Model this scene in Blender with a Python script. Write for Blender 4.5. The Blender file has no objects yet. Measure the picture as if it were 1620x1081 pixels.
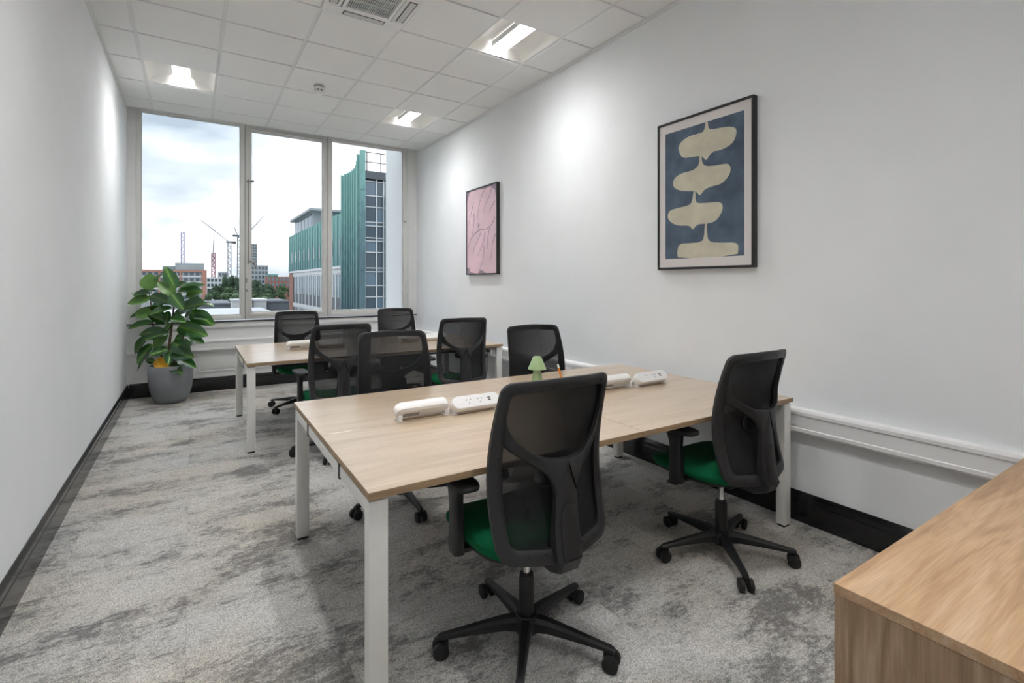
import bpy, bmesh, math, random
from mathutils import Vector, Matrix, Euler
random.seed(7)
SC = bpy.context.scene
COL = SC.collection
PI = math.pi

# ------------------------------------------------------------------ camera, sky, exposure
CAM_H = 1.38
FPX, CX, V0, TH = 790.0, 810.0, 447.5, 0.570
ST, CT = math.sin(TH), math.cos(TH)
cd = bpy.data.cameras.new('camera'); cam = bpy.data.objects.new('camera', cd); COL.objects.link(cam)
cam.location = (0, 0, CAM_H); cam.rotation_euler = (PI/2, 0, -TH)
cd.sensor_fit = 'HORIZONTAL'; cd.sensor_width = 36; cd.lens = FPX/1620*36
cd.shift_y = (V0-540.5)/1620; cd.clip_start = .02; cd.clip_end = 3000
SC.camera = cam
SC.view_settings.view_transform = 'Standard'; SC.view_settings.look = 'None'
SC.view_settings.gamma = 1; SC.view_settings.use_curve_mapping = False
SC.view_settings.exposure = 1.14

LAMP = 43.5          # radiance of the ceiling light diffusers
SKY = 1.27

def sky_world():
    w = bpy.data.worlds.new('overcast_sky'); SC.world = w; w.use_nodes = True
    nt = w.node_tree; nt.nodes.clear(); N = nt.nodes.new; L = nt.links.new
    out = N('ShaderNodeOutputWorld'); bg = N('ShaderNodeBackground'); tc = N('ShaderNodeTexCoord')
    mp = N('ShaderNodeMapping'); mp.inputs['Scale'].default_value = (2.2, 2.2, 6.5); mp.inputs['Location'].default_value = (2.35, .9, .45)
    no = N('ShaderNodeTexNoise'); no.inputs['Scale'].default_value = 1.15; no.inputs['Detail'].default_value = 7; no.inputs['Roughness'].default_value = .48
    cr = N('ShaderNodeValToRGB'); e = cr.color_ramp.elements
    e[0].position = .38; e[0].color = (.14, .17, .20, 1); e[1].position = .66; e[1].color = (.61, .63, .65, 1)
    m = e.new(.52); m.color = (.27, .30, .33, 1)
    L(tc.outputs['Generated'], mp.inputs['Vector']); L(mp.outputs[0], no.inputs['Vector'])
    L(no.outputs['Fac'], cr.inputs[0]); L(cr.outputs[0], bg.inputs['Color'])
    # overcast sky: luminance climbs steadily from the horizon to the zenith, as a clouded sky does
    sx = N('ShaderNodeSeparateXYZ'); L(tc.outputs['Generated'], sx.inputs[0])
    gr = N('ShaderNodeMapRange'); gr.inputs['From Min'].default_value = 0; gr.inputs['From Max'].default_value = 1; gr.inputs['To Min'].default_value = SKY; gr.inputs['To Max'].default_value = SKY*2.6
    L(sx.outputs['Z'], gr.inputs['Value']); L(gr.outputs[0], bg.inputs['Strength'])
    L(bg.outputs[0], out.inputs[0])
sky_world()

# ------------------------------------------------------------------ helpers
def at(u, v, Y):
    "point of the plane Y=const that projects to pixel (u,v)"
    t = (u-CX)/FPX; d = Y/(CT-t*ST)
    return Vector((d*(ST+t*CT), Y, CAM_H+d*(V0-v)/FPX))
def at_d(u, v, d):
    r = d*(u-CX)/FPX
    return Vector((d*ST+r*CT, d*CT-r*ST, CAM_H+d*(V0-v)/FPX))

class G:
    def __init__(s): s.bm = bmesh.new()
    def box(s, lo, hi, bev=0, M=None, seg=2):
        lo = Vector(lo); hi = Vector(hi); c = (lo+hi)/2; z = hi-lo
        r = bmesh.ops.create_cube(s.bm, size=1.0)
        vs = r['verts']
        for v in vs: v.co = Vector((v.co.x*z.x, v.co.y*z.y, v.co.z*z.z))+c
        if bev:
            ed = list({e for v in vs for e in v.link_edges})
            rr = bmesh.ops.bevel(s.bm, geom=ed, offset=bev, segments=seg, profile=.5, affect='EDGES')
            vs = list({v for f in rr['faces'] for v in f.verts})
        if M is not None:
            for v in vs: v.co = M @ v.co
        return s
    def loft(s, loops, closed=True, cap=True, ring=False):
        L = [[s.bm.verts.new(p) for p in lp] for lp in loops]
        n = len(L[0]); pairs = list(zip(L, L[1:]))
        if ring: pairs.append((L[-1], L[0]))
        for a, b in pairs:
            for i in range(n if closed else n-1):
                j = (i+1) % n
                try: s.bm.faces.new((a[i], a[j], b[j], b[i]))
                except ValueError: pass
        if cap and closed and not ring:
            try: s.bm.faces.new(list(reversed(L[0])))
            except ValueError: pass
            try: s.bm.faces.new(L[-1])
            except ValueError: pass
        return s
    def tube(s, pts, rad, seg=10, cap=True):
        pts = [Vector(p) for p in pts]
        if not isinstance(rad, (list, tuple)): rad = [rad]*len(pts)
        loops = []; ref = None
        for i, p in enumerate(pts):
            t = (pts[min(i+1, len(pts)-1)]-pts[max(i-1, 0)]).normalized()
            if ref is None: ref = t.orthogonal().normalized()
            ref = (ref-t*ref.dot(t)).normalized(); b = t.cross(ref)
            loops.append([p+(ref*math.cos(a)+b*math.sin(a))*rad[i] for a in [2*PI*k/seg for k in range(seg)]])
        return s.loft(loops, cap=cap)
    def lathe(s, prof, c=(0, 0, 0), seg=24, cap=True):
        c = Vector(c)
        return s.loft([[c+Vector((r*math.cos(2*PI*k/seg), r*math.sin(2*PI*k/seg), z)) for k in range(seg)] for r, z in prof], cap=cap)
    def poly(s, pts, d):
        "prism: pts extruded by vector d"
        d = Vector(d); a = [Vector(p) for p in pts]
        va = [s.bm.verts.new(p) for p in a]; vb = [s.bm.verts.new(p+d) for p in a]; n = len(a)
        fs = [s.bm.faces.new(va), s.bm.faces.new(list(reversed(vb)))]
        for i in range(n): s.bm.faces.new((va[i], vb[i], vb[(i+1) % n], va[(i+1) % n]))
        return s
    def quad(s, *p):
        s.bm.faces.new([s.bm.verts.new(q) for q in p]); return s
    def mesh(s, name, mat, ang=35, recalc=True):
        if recalc: bmesh.ops.recalc_face_normals(s.bm, faces=s.bm.faces)
        me = bpy.data.meshes.new(name); s.bm.to_mesh(me); s.bm.free()
        me.materials.append(mat)
        if ang:
            me.polygons.foreach_set('use_smooth', [True]*len(me.polygons)); me.set_sharp_from_angle(angle=math.radians(ang))
        return me
    def build(s, name, mat, parent=None, ang=35, **kw):
        return link(name, s.mesh(name, mat, ang), parent, **kw)

def link(name, me, parent=None, loc=None, rot=None, label=None, kind=None):
    o = bpy.data.objects.new(name, me); COL.objects.link(o)
    if parent is not None: o.parent = parent
    if loc is not None: o.location = loc
    if rot is not None: o.rotation_euler = rot
    if label: o['label'] = label
    if kind: o['kind'] = kind
    return o
def tag(o, label, cat, group=None, kind=None):
    o['label'] = label; o['category'] = cat
    if group: o['group'] = group
    if kind: o['kind'] = kind
    return o
def thing(name, label, cat, loc=(0, 0, 0), rz=0, group=None):
    o = bpy.data.objects.new(name, None); COL.objects.link(o); o.empty_display_size = .1
    o.location = loc; o.rotation_euler = (0, 0, rz)
    return tag(o, label, cat, group)
def struct(o): o['kind'] = 'structure'; return o
def dup(root, loc, rz, label):
    r = root.copy(); COL.objects.link(r); r.location = loc; r.rotation_euler = (0, 0, rz); r['label'] = label
    for ch in list(root.children):
        c = ch.copy(); COL.objects.link(c); c.parent = r
        for g in list(ch.children):
            d = g.copy(); COL.objects.link(d); d.parent = c
    return r

# ------------------------------------------------------------------ materials
def mat(name, col, rough=.5, metal=0, spec=.5, noise=0, nscale=20, bump=0, bscale=200, coat=0):
    m = bpy.data.materials.new(name); m.use_nodes = True; nt = m.node_tree; b = nt.nodes['Principled BSDF']
    b.inputs['Base Color'].default_value = (*col, 1); b.inputs['Roughness'].default_value = rough
    b.inputs['Metallic'].default_value = metal; b.inputs['Specular IOR Level'].default_value = spec
    b.inputs['Coat Weight'].default_value = coat
    N = nt.nodes.new; L = nt.links.new
    tc = N('ShaderNodeTexCoord')
    if noise:
        no = N('ShaderNodeTexNoise'); no.inputs['Scale'].default_value = nscale; no.inputs['Detail'].default_value = 5
        L(tc.outputs['Object'], no.inputs['Vector'])
        mr = N('ShaderNodeMapRange'); mr.inputs['From Min'].default_value = .3; mr.inputs['From Max'].default_value = .7
        mr.inputs['To Min'].default_value = 1-noise; mr.inputs['To Max'].default_value = 1+noise
        hs = N('ShaderNodeHueSaturation'); hs.inputs['Color'].default_value = (*col, 1)
        L(no.outputs['Fac'], mr.inputs['Value']); L(mr.outputs[0], hs.inputs['Value']); L(hs.outputs[0], b.inputs['Base Color'])
    if bump:
        n2 = N('ShaderNodeTexNoise'); n2.inputs['Scale'].default_value = bscale; n2.inputs['Detail'].default_value = 3
        L(tc.outputs['Object'], n2.inputs['Vector'])
        bp = N('ShaderNodeBump'); bp.inputs['Strength'].default_value = bump; bp.inputs['Distance'].default_value = .002
        L(n2.outputs['Fac'], bp.inputs['Height']); L(bp.outputs[0], b.inputs['Normal'])
    return m
def emit(name, col, s):
    m = bpy.data.materials.new(name); m.use_nodes = True; nt = m.node_tree; nt.nodes.clear()
    e = nt.nodes.new('ShaderNodeEmission'); o = nt.nodes.new('ShaderNodeOutputMaterial')
    e.inputs[0].default_value = (*col, 1); e.inputs[1].default_value = s; nt.links.new(e.outputs[0], o.inputs[0]); return m

def wood(name, c1, c2, c3, axis='X', sc=1.0, rough=.38, coat=0):
    m = bpy.data.materials.new(name); m.use_nodes = True; nt = m.node_tree; b = nt.nodes['Principled BSDF']
    N = nt.nodes.new; L = nt.links.new
    tc = N('ShaderNodeTexCoord'); oi = N('ShaderNodeObjectInfo')
    mul = N('ShaderNodeVectorMath'); mul.operation = 'SCALE'; mul.inputs[3].default_value = 1
    cmb = N('ShaderNodeCombineXYZ'); ml = N('ShaderNodeMath'); ml.operation = 'MULTIPLY'; ml.inputs[1].default_value = 13.7
    L(oi.outputs['Random'], ml.inputs[0]); L(ml.outputs[0], cmb.inputs[0]); L(ml.outputs[0], cmb.inputs[1]); L(ml.outputs[0], cmb.inputs[2])
    ad = N('ShaderNodeVectorMath'); ad.operation = 'ADD'; L(tc.outputs['Object'], ad.inputs[0]); L(cmb.outputs[0], ad.inputs[1])
    s = {'X': (1.0, 9, 9), 'Y': (9, 1.0, 9), 'Z': (9, 9, 1.0)}[axis]
    mp = N('ShaderNodeMapping'); mp.inputs['Scale'].default_value = [k*sc for k in s]; L(ad.outputs[0], mp.inputs['Vector'])
    n1 = N('ShaderNodeTexNoise'); n1.inputs['Scale'].default_value = 1.6; n1.inputs['Detail'].default_value = 5; n1.inputs['Distortion'].default_value = 1.3
    L(mp.outputs[0], n1.inputs['Vector'])
    mp2 = N('ShaderNodeMapping'); mp2.inputs['Scale'].default_value = [k*sc*(3 if k < 2 else 9) for k in s]; L(ad.outputs[0], mp2.inputs['Vector'])
    n2 = N('ShaderNodeTexNoise'); n2.inputs['Scale'].default_value = 2; n2.inputs['Detail'].default_value = 3; L(mp2.outputs[0], n2.inputs['Vector'])
    cr = N('ShaderNodeValToRGB'); e = cr.color_ramp.elements
    e[0].position = .3; e[0].color = (*c1, 1); e[1].position = .72; e[1].color = (*c3, 1); q = e.new(.5); q.color = (*c2, 1)
    L(n1.outputs['Fac'], cr.inputs[0])
    mr = N('ShaderNodeMapRange'); mr.inputs['From Min'].default_value = .3; mr.inputs['From Max'].default_value = .7; mr.inputs['To Min'].default_value = .86; mr.inputs['To Max'].default_value = 1.1
    L(n2.outputs['Fac'], mr.inputs['Value'])
    hs = N('ShaderNodeHueSaturation'); L(cr.outputs[0], hs.inputs['Color']); L(mr.outputs[0], hs.inputs['Value']); L(hs.outputs[0], b.inputs['Base Color'])
    b.inputs['Roughness'].default_value = rough; b.inputs['Coat Weight'].default_value = coat; b.inputs['Coat Roughness'].default_value = .3
    bp = N('ShaderNodeBump'); bp.inputs['Strength'].default_value = .08; bp.inputs['Distance'].default_value = .001; L(n2.outputs['Fac'], bp.inputs['Height']); L(bp.outputs[0], b.inputs['Normal'])
    return m

def carpet():
    m = bpy.data.materials.new('carpet_loop'); m.use_nodes = True; nt = m.node_tree; b = nt.nodes['Principled BSDF']
    N = nt.nodes.new; L = nt.links.new
    ge = N('ShaderNodeNewGeometry'); oi = N('ShaderNodeObjectInfo')
    ml = N('ShaderNodeMath'); ml.operation = 'MULTIPLY'; ml.inputs[1].default_value = 57.3; L(oi.outputs['Random'], ml.inputs[0])
    cb = N('ShaderNodeCombineXYZ'); L(ml.outputs[0], cb.inputs[0]); L(ml.outputs[0], cb.inputs[1])
    ad = N('ShaderNodeVectorMath'); ad.operation = 'ADD'; L(ge.outputs['Position'], ad.inputs[0]); L(cb.outputs[0], ad.inputs[1])
    def streak(src, sx, sy, scale, det, rough):
        mp = N('ShaderNodeMapping'); mp.inputs['Scale'].default_value = (sx, sy, 1); mp.inputs['Rotation'].default_value = (0, 0, .12); L(src, mp.inputs['Vector'])
        n = N('ShaderNodeTexNoise'); n.inputs['Scale'].default_value = scale; n.inputs['Detail'].default_value = det; n.inputs['Roughness'].default_value = rough
        L(mp.outputs[0], n.inputs['Vector']); return n.outputs['Fac']
    a = streak(ge.outputs['Position'], 1.0, 1.9, 1.5, 10, .70)
    c = streak(ad.outputs[0], 1.0, 1.7, 2.3, 10, .70)
    f = streak(ad.outputs[0], 1.0, 2.2, 22, 6, .85)
    mx = N('ShaderNodeMath'); mx.operation = 'ADD'; L(a, mx.inputs[0]); L(c, mx.inputs[1])
    mf = N('ShaderNodeMath'); mf.operation = 'MULTIPLY_ADD'; L(f, mf.inputs[0]); mf.inputs[1].default_value = .85; L(mx.outputs[0], mf.inputs[2])
    cr = N('ShaderNodeValToRGB'); e = cr.color_ramp.elements
    mr = N('ShaderNodeMapRange'); mr.inputs['From Min'].default_value = 1.13; mr.inputs['From Max'].default_value = 1.72; L(mf.outputs[0], mr.inputs['Value'])
    e[0].position = .20; e[0].color = (.215, .21, .205, 1); e[1].position = .68; e[1].color = (.67, .66, .64, 1)
    q = e.new(.33); q.color = (.335, .328, .317, 1); q = e.new(.44); q.color = (.55, .54, .515, 1)
    L(mr.outputs[0], cr.inputs[0])
    # loop pile
    mp = N('ShaderNodeMapping'); mp.inputs['Scale'].default_value = (230, 165, 1); L(ge.outputs['Position'], mp.inputs['Vector'])
    vo = N('ShaderNodeTexVoronoi'); vo.inputs['Scale'].default_value = 1; L(mp.outputs[0], vo.inputs['Vector'])
    m2 = N('ShaderNodeMapRange'); m2.inputs['From Min'].default_value = .1; m2.inputs['From Max'].default_value = .7; m2.inputs['To Min'].default_value = 1.22; m2.inputs['To Max'].default_value = .62
    L(vo.outputs['Distance'], m2.inputs['Value'])
    # warm sand coloured drift
    n3 = N('ShaderNodeTexNoise'); n3.inputs['Scale'].default_value = .9; n3.inputs['Detail'].default_value = 4; L(ge.outputs['Position'], n3.inputs['Vector'])
    m3 = N('ShaderNodeMapRange'); m3.inputs['From Min'].default_value = .42; m3.inputs['From Max'].default_value = .60; m3.inputs['To Min'].default_value = 0; m3.inputs['To Max'].default_value = .5; L(n3.outputs['Fac'], m3.inputs['Value'])
    mc = N('ShaderNodeMix'); mc.data_type = 'RGBA'; mc.blend_type = 'MULTIPLY'; mc.inputs[7].default_value = (1.0, .88, .74, 1)
    L(m3.outputs[0], mc.inputs[0]); L(cr.outputs[0], mc.inputs[6])
    hs = N('ShaderNodeHueSaturation'); L(mc.outputs[2], hs.inputs['Color']); L(m2.outputs[0], hs.inputs['Value']); L(hs.outputs[0], b.inputs['Base Color'])
    bp = N('ShaderNodeBump'); bp.inputs['Strength'].default_value = .5; bp.inputs['Distance'].default_value = .003; bp.invert = True
    L(vo.outputs['Distance'], bp.inputs['Height']); L(bp.outputs[0], b.inputs['Normal'])
    b.inputs['Roughness'].default_value = .9; b.inputs['Specular IOR Level'].default_value = .2; b.inputs['Sheen Weight'].default_value = .35; b.inputs['Sheen Roughness'].default_value = .4
    return m

def glass(name, tint=(1, 1, 1), refl=1.0):
    m = bpy.data.materials.new(name); m.use_nodes = True; nt = m.node_tree; nt.nodes.clear(); N = nt.nodes.new; L = nt.links.new
    o = N('ShaderNodeOutputMaterial'); mx = N('ShaderNodeMixShader'); tr = N('ShaderNodeBsdfTransparent'); gl = N('ShaderNodeBsdfGlossy'); fr = N('ShaderNodeFresnel')
    fr.inputs[0].default_value = 1.10; gl.inputs['Roughness'].default_value = .0; tr.inputs[0].default_value = (*tint, 1)
    L(fr.outputs[0], mx.inputs[0]); L(tr.outputs[0], mx.inputs[1]); L(gl.outputs[0], mx.inputs[2]); L(mx.outputs[0], o.inputs[0]); return m

def mesh_fabric():
    m = bpy.data.materials.new('chair_mesh_fabric'); m.use_nodes = True; nt = m.node_tree; b = nt.nodes['Principled BSDF']; N = nt.nodes.new; L = nt.links.new
    b.inputs['Base Color'].default_value = (.008, .008, .009, 1); b.inputs['Roughness'].default_value = .8
    o = nt.nodes['Material Output']; mx = N('ShaderNodeMixShader'); tr = N('ShaderNodeBsdfTransparent')
    # the open weave lets about a tenth of the light through
    tc = N('ShaderNodeTexCoord'); no = N('ShaderNodeTexNoise'); no.inputs['Scale'].default_value = 260; L(tc.outputs['Object'], no.inputs['Vector'])
    bp = N('ShaderNodeBump'); bp.inputs['Strength'].default_value = .4; bp.inputs['Distance'].default_value = .001; L(no.outputs['Fac'], bp.inputs['Height']); L(bp.outputs[0], b.inputs['Normal'])
    ge = N('ShaderNodeNewGeometry'); dt = N('ShaderNodeVectorMath'); dt.operation = 'DOT_PRODUCT'; L(ge.outputs['True Normal'], dt.inputs[0]); L(ge.outputs['Incoming'], dt.inputs[1])
    # the holes of the weave close up at a slant, as in any thick net
    ab = N('ShaderNodeMath'); ab.operation = 'ABSOLUTE'; L(dt.outputs['Value'], ab.inputs[0]); pw_ = N('ShaderNodeMath'); pw_.operation = 'POWER'; pw_.inputs[1].default_value = 6; L(ab.outputs[0], pw_.inputs[0])
    sc_ = N('ShaderNodeMath'); sc_.operation = 'MULTIPLY'; sc_.inputs[1].default_value = .165; L(pw_.outputs[0], sc_.inputs[0]); L(sc_.outputs[0], mx.inputs[0]); L(b.outputs[0], mx.inputs[1]); L(tr.outputs[0], mx.inputs[2]); L(mx.outputs[0], o.inputs[0])
    return m

def leaf_mat():
    m = bpy.data.materials.new('rubber_leaf'); m.use_nodes = True; nt = m.node_tree; b = nt.nodes['Principled BSDF']; N = nt.nodes.new; L = nt.links.new
    tc = N('ShaderNodeTexCoord'); sp = N('ShaderNodeSeparateXYZ'); L(tc.outputs['Object'], sp.inputs[0])
    ab = N('ShaderNodeMath'); ab.operation = 'ABSOLUTE'; L(sp.outputs['X'], ab.inputs[0])
    no = N('ShaderNodeTexNoise'); no.inputs['Scale'].default_value = 3.0; L(tc.outputs['Object'], no.inputs['Vector'])
    cr = N('ShaderNodeValToRGB'); e = cr.color_ramp.elements
    e[0].position = 0; e[0].color = (.22, .34, .07, 1); e[1].position = .22; e[1].color = (.022, .075, .026, 1); q = e.new(.055); q.color = (.05, .15, .03, 1)
    L(ab.outputs[0], cr.inputs[0])
    oi = N('ShaderNodeObjectInfo'); hs = N('ShaderNodeHueSaturation')
    mr = N('ShaderNodeMapRange'); mr.inputs['To Min'].default_value = .5; mr.inputs['To Max'].default_value = 1.5; L(oi.outputs['Random'], mr.inputs['Value']); L(mr.outputs[0], hs.inputs['Value'])
    L(cr.outputs[0], hs.inputs['Color']); L(hs.outputs[0], b.inputs['Base Color'])
    b.inputs['Roughness'].default_value = .22; b.inputs['Coat Weight'].default_value = .35; b.inputs['Coat Roughness'].default_value = .15
    ge = N('ShaderNodeNewGeometry'); o = nt.nodes['Material Output']
    td = N('ShaderNodeBsdfTranslucent'); td.inputs[0].default_value = (.10, .30, .03, 1); mx = N('ShaderNodeMixShader'); mx.inputs[0].default_value = .15
    L(b.outputs[0], mx.inputs[1]); L(td.outputs[0], mx.inputs[2]); L(mx.outputs[0], o.inputs[0])
    return m

M = {}
M['wall'] = mat('white_wall_paint', (.865, .885, .905), .75, noise=.015, nscale=3, bump=.04, bscale=160)
M['wall2'] = mat('white_joinery_paint', (.84, .84, .835), .45, noise=.02, nscale=6)
M['tile'] = mat('ceiling_tile_white', (.89, .895, .90), .9, bump=.12, bscale=380)
M['bar'] = mat('ceiling_grid_white', (.82, .825, .83), .5)
M['pvc'] = mat('white_plastic', (.86, .86, .86), .35)
M['power'] = mat('white_gloss_plastic', (.88, .87, .85), .25)
M['alu'] = mat('painted_window_frame', (.76, .755, .735), .45, noise=.03, nscale=8)
M['gasket'] = mat('dark_gasket', (.03, .03, .035), .6)
M['steel'] = mat('satin_steel', (.35, .33, .32), .35, metal=1)
M['chrome'] = mat('chrome', (.7, .7, .7), .15, metal=1)
M['skirt'] = mat('black_gloss_paint', (.012, .012, .013), .18, noise=.1, nscale=9)
M['carpet'] = carpet()
M['oak'] = wood('light_oak_laminate', (.44, .325, .215), (.53, .405, .285), (.585, .462, .34), 'X', .8, .30, .7)
M['oak_edge'] = wood('oak_edge_band', (.30, .20, .11), (.38, .26, .15), (.44, .31, .18), 'X', 1.5, .5)
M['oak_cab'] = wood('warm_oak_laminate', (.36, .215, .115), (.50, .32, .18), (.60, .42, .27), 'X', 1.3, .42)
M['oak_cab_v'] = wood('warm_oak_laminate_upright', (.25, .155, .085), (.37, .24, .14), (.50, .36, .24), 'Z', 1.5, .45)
M['desk_white'] = mat('white_powder_coat', (.84, .83, .80), .4, noise=.01)
M['black'] = mat('black_plastic', (.011, .011, .012), .42, bump=.1, bscale=500)
M['frame'] = mat('charcoal_plastic', (.021, .021, .023), .45, bump=.12, bscale=600)
M['rubber'] = mat('black_rubber', (.010, .010, .010), .6)
M['green'] = mat('green_seat_fabric', (.001, .115, .042), .9, spec=.2, noise=.12, nscale=300, bump=.2, bscale=700)
M['mesh'] = mesh_fabric()
M['pot'] = mat('grey_cement', (.235, .245, .265), .75, noise=.12, nscale=7, bump=.1, bscale=120)
M['louvre'] = mat('louvre_grey', (.66, .66, .66), .5)
M['soil'] = mat('dark_soil', (.03, .022, .016), .95, noise=.4, nscale=60, bump=.6, bscale=90)
M['leaf'] = leaf_mat()
M['leaf_yellow'] = mat('yellowed_leaf', (.70, .36, .015), .45, noise=.3, nscale=9)
M['leaf_under'] = mat('pale_leaf', (.10, .22, .04), .4, noise=.2, nscale=12)
M['stem'] = mat('brown_stem', (.12, .075, .045), .8, noise=.3, nscale=40)
M['lamp'] = mat('sage_green_enamel', (.36, .50, .26), .3)
M['orange'] = mat('orange_paint', (.90, .27, .01), .4)
M['pencil_dark'] = mat('dark_wood_stick', (.10, .06, .035), .6)
M['glass'] = glass('window_glass')
def lamp_mat(name, col, s):
    "diffuser with the downward biased beam of a recessed office luminaire"
    m = emit(name, col, s); nt = m.node_tree; N = nt.nodes.new; L = nt.links.new
    ge = N('ShaderNodeNewGeometry'); dt = N('ShaderNodeVectorMath'); dt.operation = 'DOT_PRODUCT'; L(ge.outputs['Normal'], dt.inputs[0]); L(ge.outputs['Incoming'], dt.inputs[1])
    p = N('ShaderNodeMath'); p.operation = 'POWER'; p.inputs[1].default_value = 3; L(dt.outputs['Value'], p.inputs[0])
    q = N('ShaderNodeMath'); q.operation = 'MULTIPLY_ADD'; q.inputs[1].default_value = 1.75*s; q.inputs[2].default_value = .16*s; L(p.outputs[0], q.inputs[0])
    L(q.outputs[0], [n for n in nt.nodes if n.type == 'EMISSION'][0].inputs[1]); return m
M['diff'] = lamp_mat('light_diffuser', (1, .995, .985), LAMP)
M['troffer'] = mat('light_reflector_white', (.90, .885, .85), .5)
M['grille_dark'] = mat('dark_grille_filter', (.05, .05, .048), .8)
M['frame_black'] = mat('black_picture_frame', (.014, .013, .014), .4)
M['mount'] = mat('off_white_mount', (.72, .68, .665), .85)
M['blue'] = mat('slate_blue_print', (.080, .118, .170), .8, noise=.28, nscale=9)
M['cream'] = mat('cream_print', (.60, .565, .45), .85, noise=.10, nscale=10)
M['pink'] = mat('pink_print', (.80, .58, .655), .8, noise=.10, nscale=3)
M['mauve'] = mat('mauve_line_print', (.36, .27, .34), .8)
M['grey_label'] = mat('grey_label', (.35, .34, .33), .6, noise=.5, nscale=260)

# ------------------------------------------------------------------ room shell
XL, XR, YW, YN = -.648, 2.975, 7.45, -1.7
ZC = 3.435            # ceiling
YC = 7.28             # the suspended ceiling stops short of the window wall
fl = struct(G().box((XL-.12, YN-.12, -.25), (XR+.12, YW+.12, -.008)).build('floor', mat('screed', (.3, .29, .28), .9), ang=0))
# carpet tiles, 0.5 m, laid on the slab
tm = G().box((-.2497, -.2497, -.008), (.2497, .2497, 0), .0015, seg=1).mesh('carpet_tile', M['carpet'], 0)
xs = [-.02+.5*i for i in range(-2, 7)]; ys = [YW-.5*j for j in range(0, 20)]
def cut_tile(x0, x1, y0, y1):
    x0, x1, y0, y1 = max(x0, XL+.002), min(x1, XR-.002), max(y0, YN+.002), min(y1, YW-.002)
    if x1-x0 < .02 or y1-y0 < .02: return
    if x1-x0 > .4985 and y1-y0 > .4985: me = tm
    else: me = G().box((x0-(x0+x1)/2+.0003, y0-(y0+y1)/2+.0003, -.008), (x1-(x0+x1)/2-.0003, y1-(y0+y1)/2-.0003, 0), .0015, seg=1).mesh('carpet_tile', M['carpet'], 0)
    link('carpet_tile', me, fl, ((x0+x1)/2, (y0+y1)/2, 0))
for i in range(-2, 7):
    for j in range(20): cut_tile(-.02+.5*i, -.02+.5*i+.5, YW-.5*j-.5, YW-.5*j)

struct(G().box((XL-.12, YN-.12, -.008), (XL, YW+.12, 3.9)).build('wall_left', M['wall'], ang=0))
struct(G().box((XR, YN-.12, -.008), (XR+.12, YW+.12, 3.9)).build('wall_right', M['wall'], ang=0))
struct(G().box((XL, YN-.12, -.008), (XR, YN, 3.9)).build('wall_near', M['wall'], ang=0))

# far wall: spandrel below the windows, head above, jamb panels
ZS = .885
wf = struct(G().box((XL, YW, -.008), (XR, YW+.14, ZS)).box((XL, YW, 3.56), (XR, YW+.14, 3.9)).box((XL, YW-.02, ZS), (-.564, YW+.14, 3.56)).box((2.839, YW-.02, ZS), (XR, YW+.14, 3.56)).build('wall_far', M['wall2'], ang=0))
# panelling on the far wall below the sill
G().box((XL, YW-.018, .80), (XR, YW-.001, ZS-.012), .004).build('wall_panel', M['wall2'], wf)
pn = G(); pn.box((.06, YW-.014, .245), (.078, YW-.001, .485), .003).box((2.2, YW-.014, .245), (2.218, YW-.001, .485), .003)
pn.box((.06, YW-.014, .245), (2.218, YW-.001, .262), .003).box((.085, YW-.009, .268), (2.19, YW-.001, .48), .003)
pn.build('access_panel', M['wall2'], wf)
G().box((XL, YW-.03, ZS-.012), (XR, YW, ZS+.002)).build('sill_gap', M['gasket'], wf)

# ceiling: grid, tiles
GX0, GY0 = -.389, 3.893
cols = [GX0+.6*i for i in range(6)]
rows = [GY0+.6*j for j in range(-9, 6)]
ce = struct(G().box((XL, YN, ZC+.32), (XR, YW, ZC+.40)).build('ceiling', M['tile'], ang=0))
G().box((XL, YC, ZC-.012), (XR, YC+.012, ZC+.20)).build('edge_trim', M['bar'], ce)
xe = [XL]+cols+[XR]; ye = [YN]+[y for y in rows if y > YN+.05]+[YC]
lights = {(-.389, 5.693), (2.011, 5.693), (2.011, 3.293), (.211, 2.093), (.811, .893), (.811, -.907)}  # last three are unseen lamps, added to fill the front of the room
ac = (.811, 3.293)
def near(a, b): return abs(a[0]-b[0]) < .02 and abs(a[1]-b[1]) < .02
full = G().box((-.288, -.288, -.009), (.288, .288, .014), .003, seg=1).mesh('ceiling_tile', M['tile'], 0)
for x0, x1 in zip(xe, xe[1:]):
    for y0, y1 in zip(ye, ye[1:]):
        if any(near((x0, y0), l) for l in lights) or near((x0, y0), ac): continue
        w, h = x1-x0, y1-y0
        if abs(w-.6) < .01 and abs(h-.6) < .01: me = full
        else: me = G().box((-w/2+.012, -h/2+.012, -.009), (w/2-.012, h/2-.012, .014), .003, seg=1).mesh('ceiling_tile', M['tile'], 0)
        link('ceiling_tile', me, ce, ((x0+x1)/2, (y0+y1)/2, ZC))
def tbar(a, b):
    g = G(); (x0, y0), (x1, y1) = a, b
    if x0 == x1: g.box((x0-.012, y0, ZC-.001), (x0+.012, y1, ZC+.003)).box((x0-.001, y0, ZC+.003), (x0+.001, y1, ZC+.03))
    else: g.box((x0, y0-.010, ZC-.0005), (x1, y0+.010, ZC+.003)).box((x0, y0-.001, ZC+.003), (x1, y0+.001, ZC+.03))
    g.build('grid_bar', M['bar'], ce, 0)
for x in cols: tbar((x, YN), (x, YC))
for y in ye[1:-1]:
    for x0, x1 in zip(xe, xe[1:]): tbar((x0+.012 if x0 > XL else x0, y), (x1-.012 if x1 < XR else x1, y))
def prism_y(prof, y0, y1): return G().poly([(x, y0, z) for x, z in prof], (0, y1-y0, 0))
def prism_x(prof, x0, x1): return G().poly([(x0, y, z) for y, z in prof], (x1-x0, 0, 0))
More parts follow.
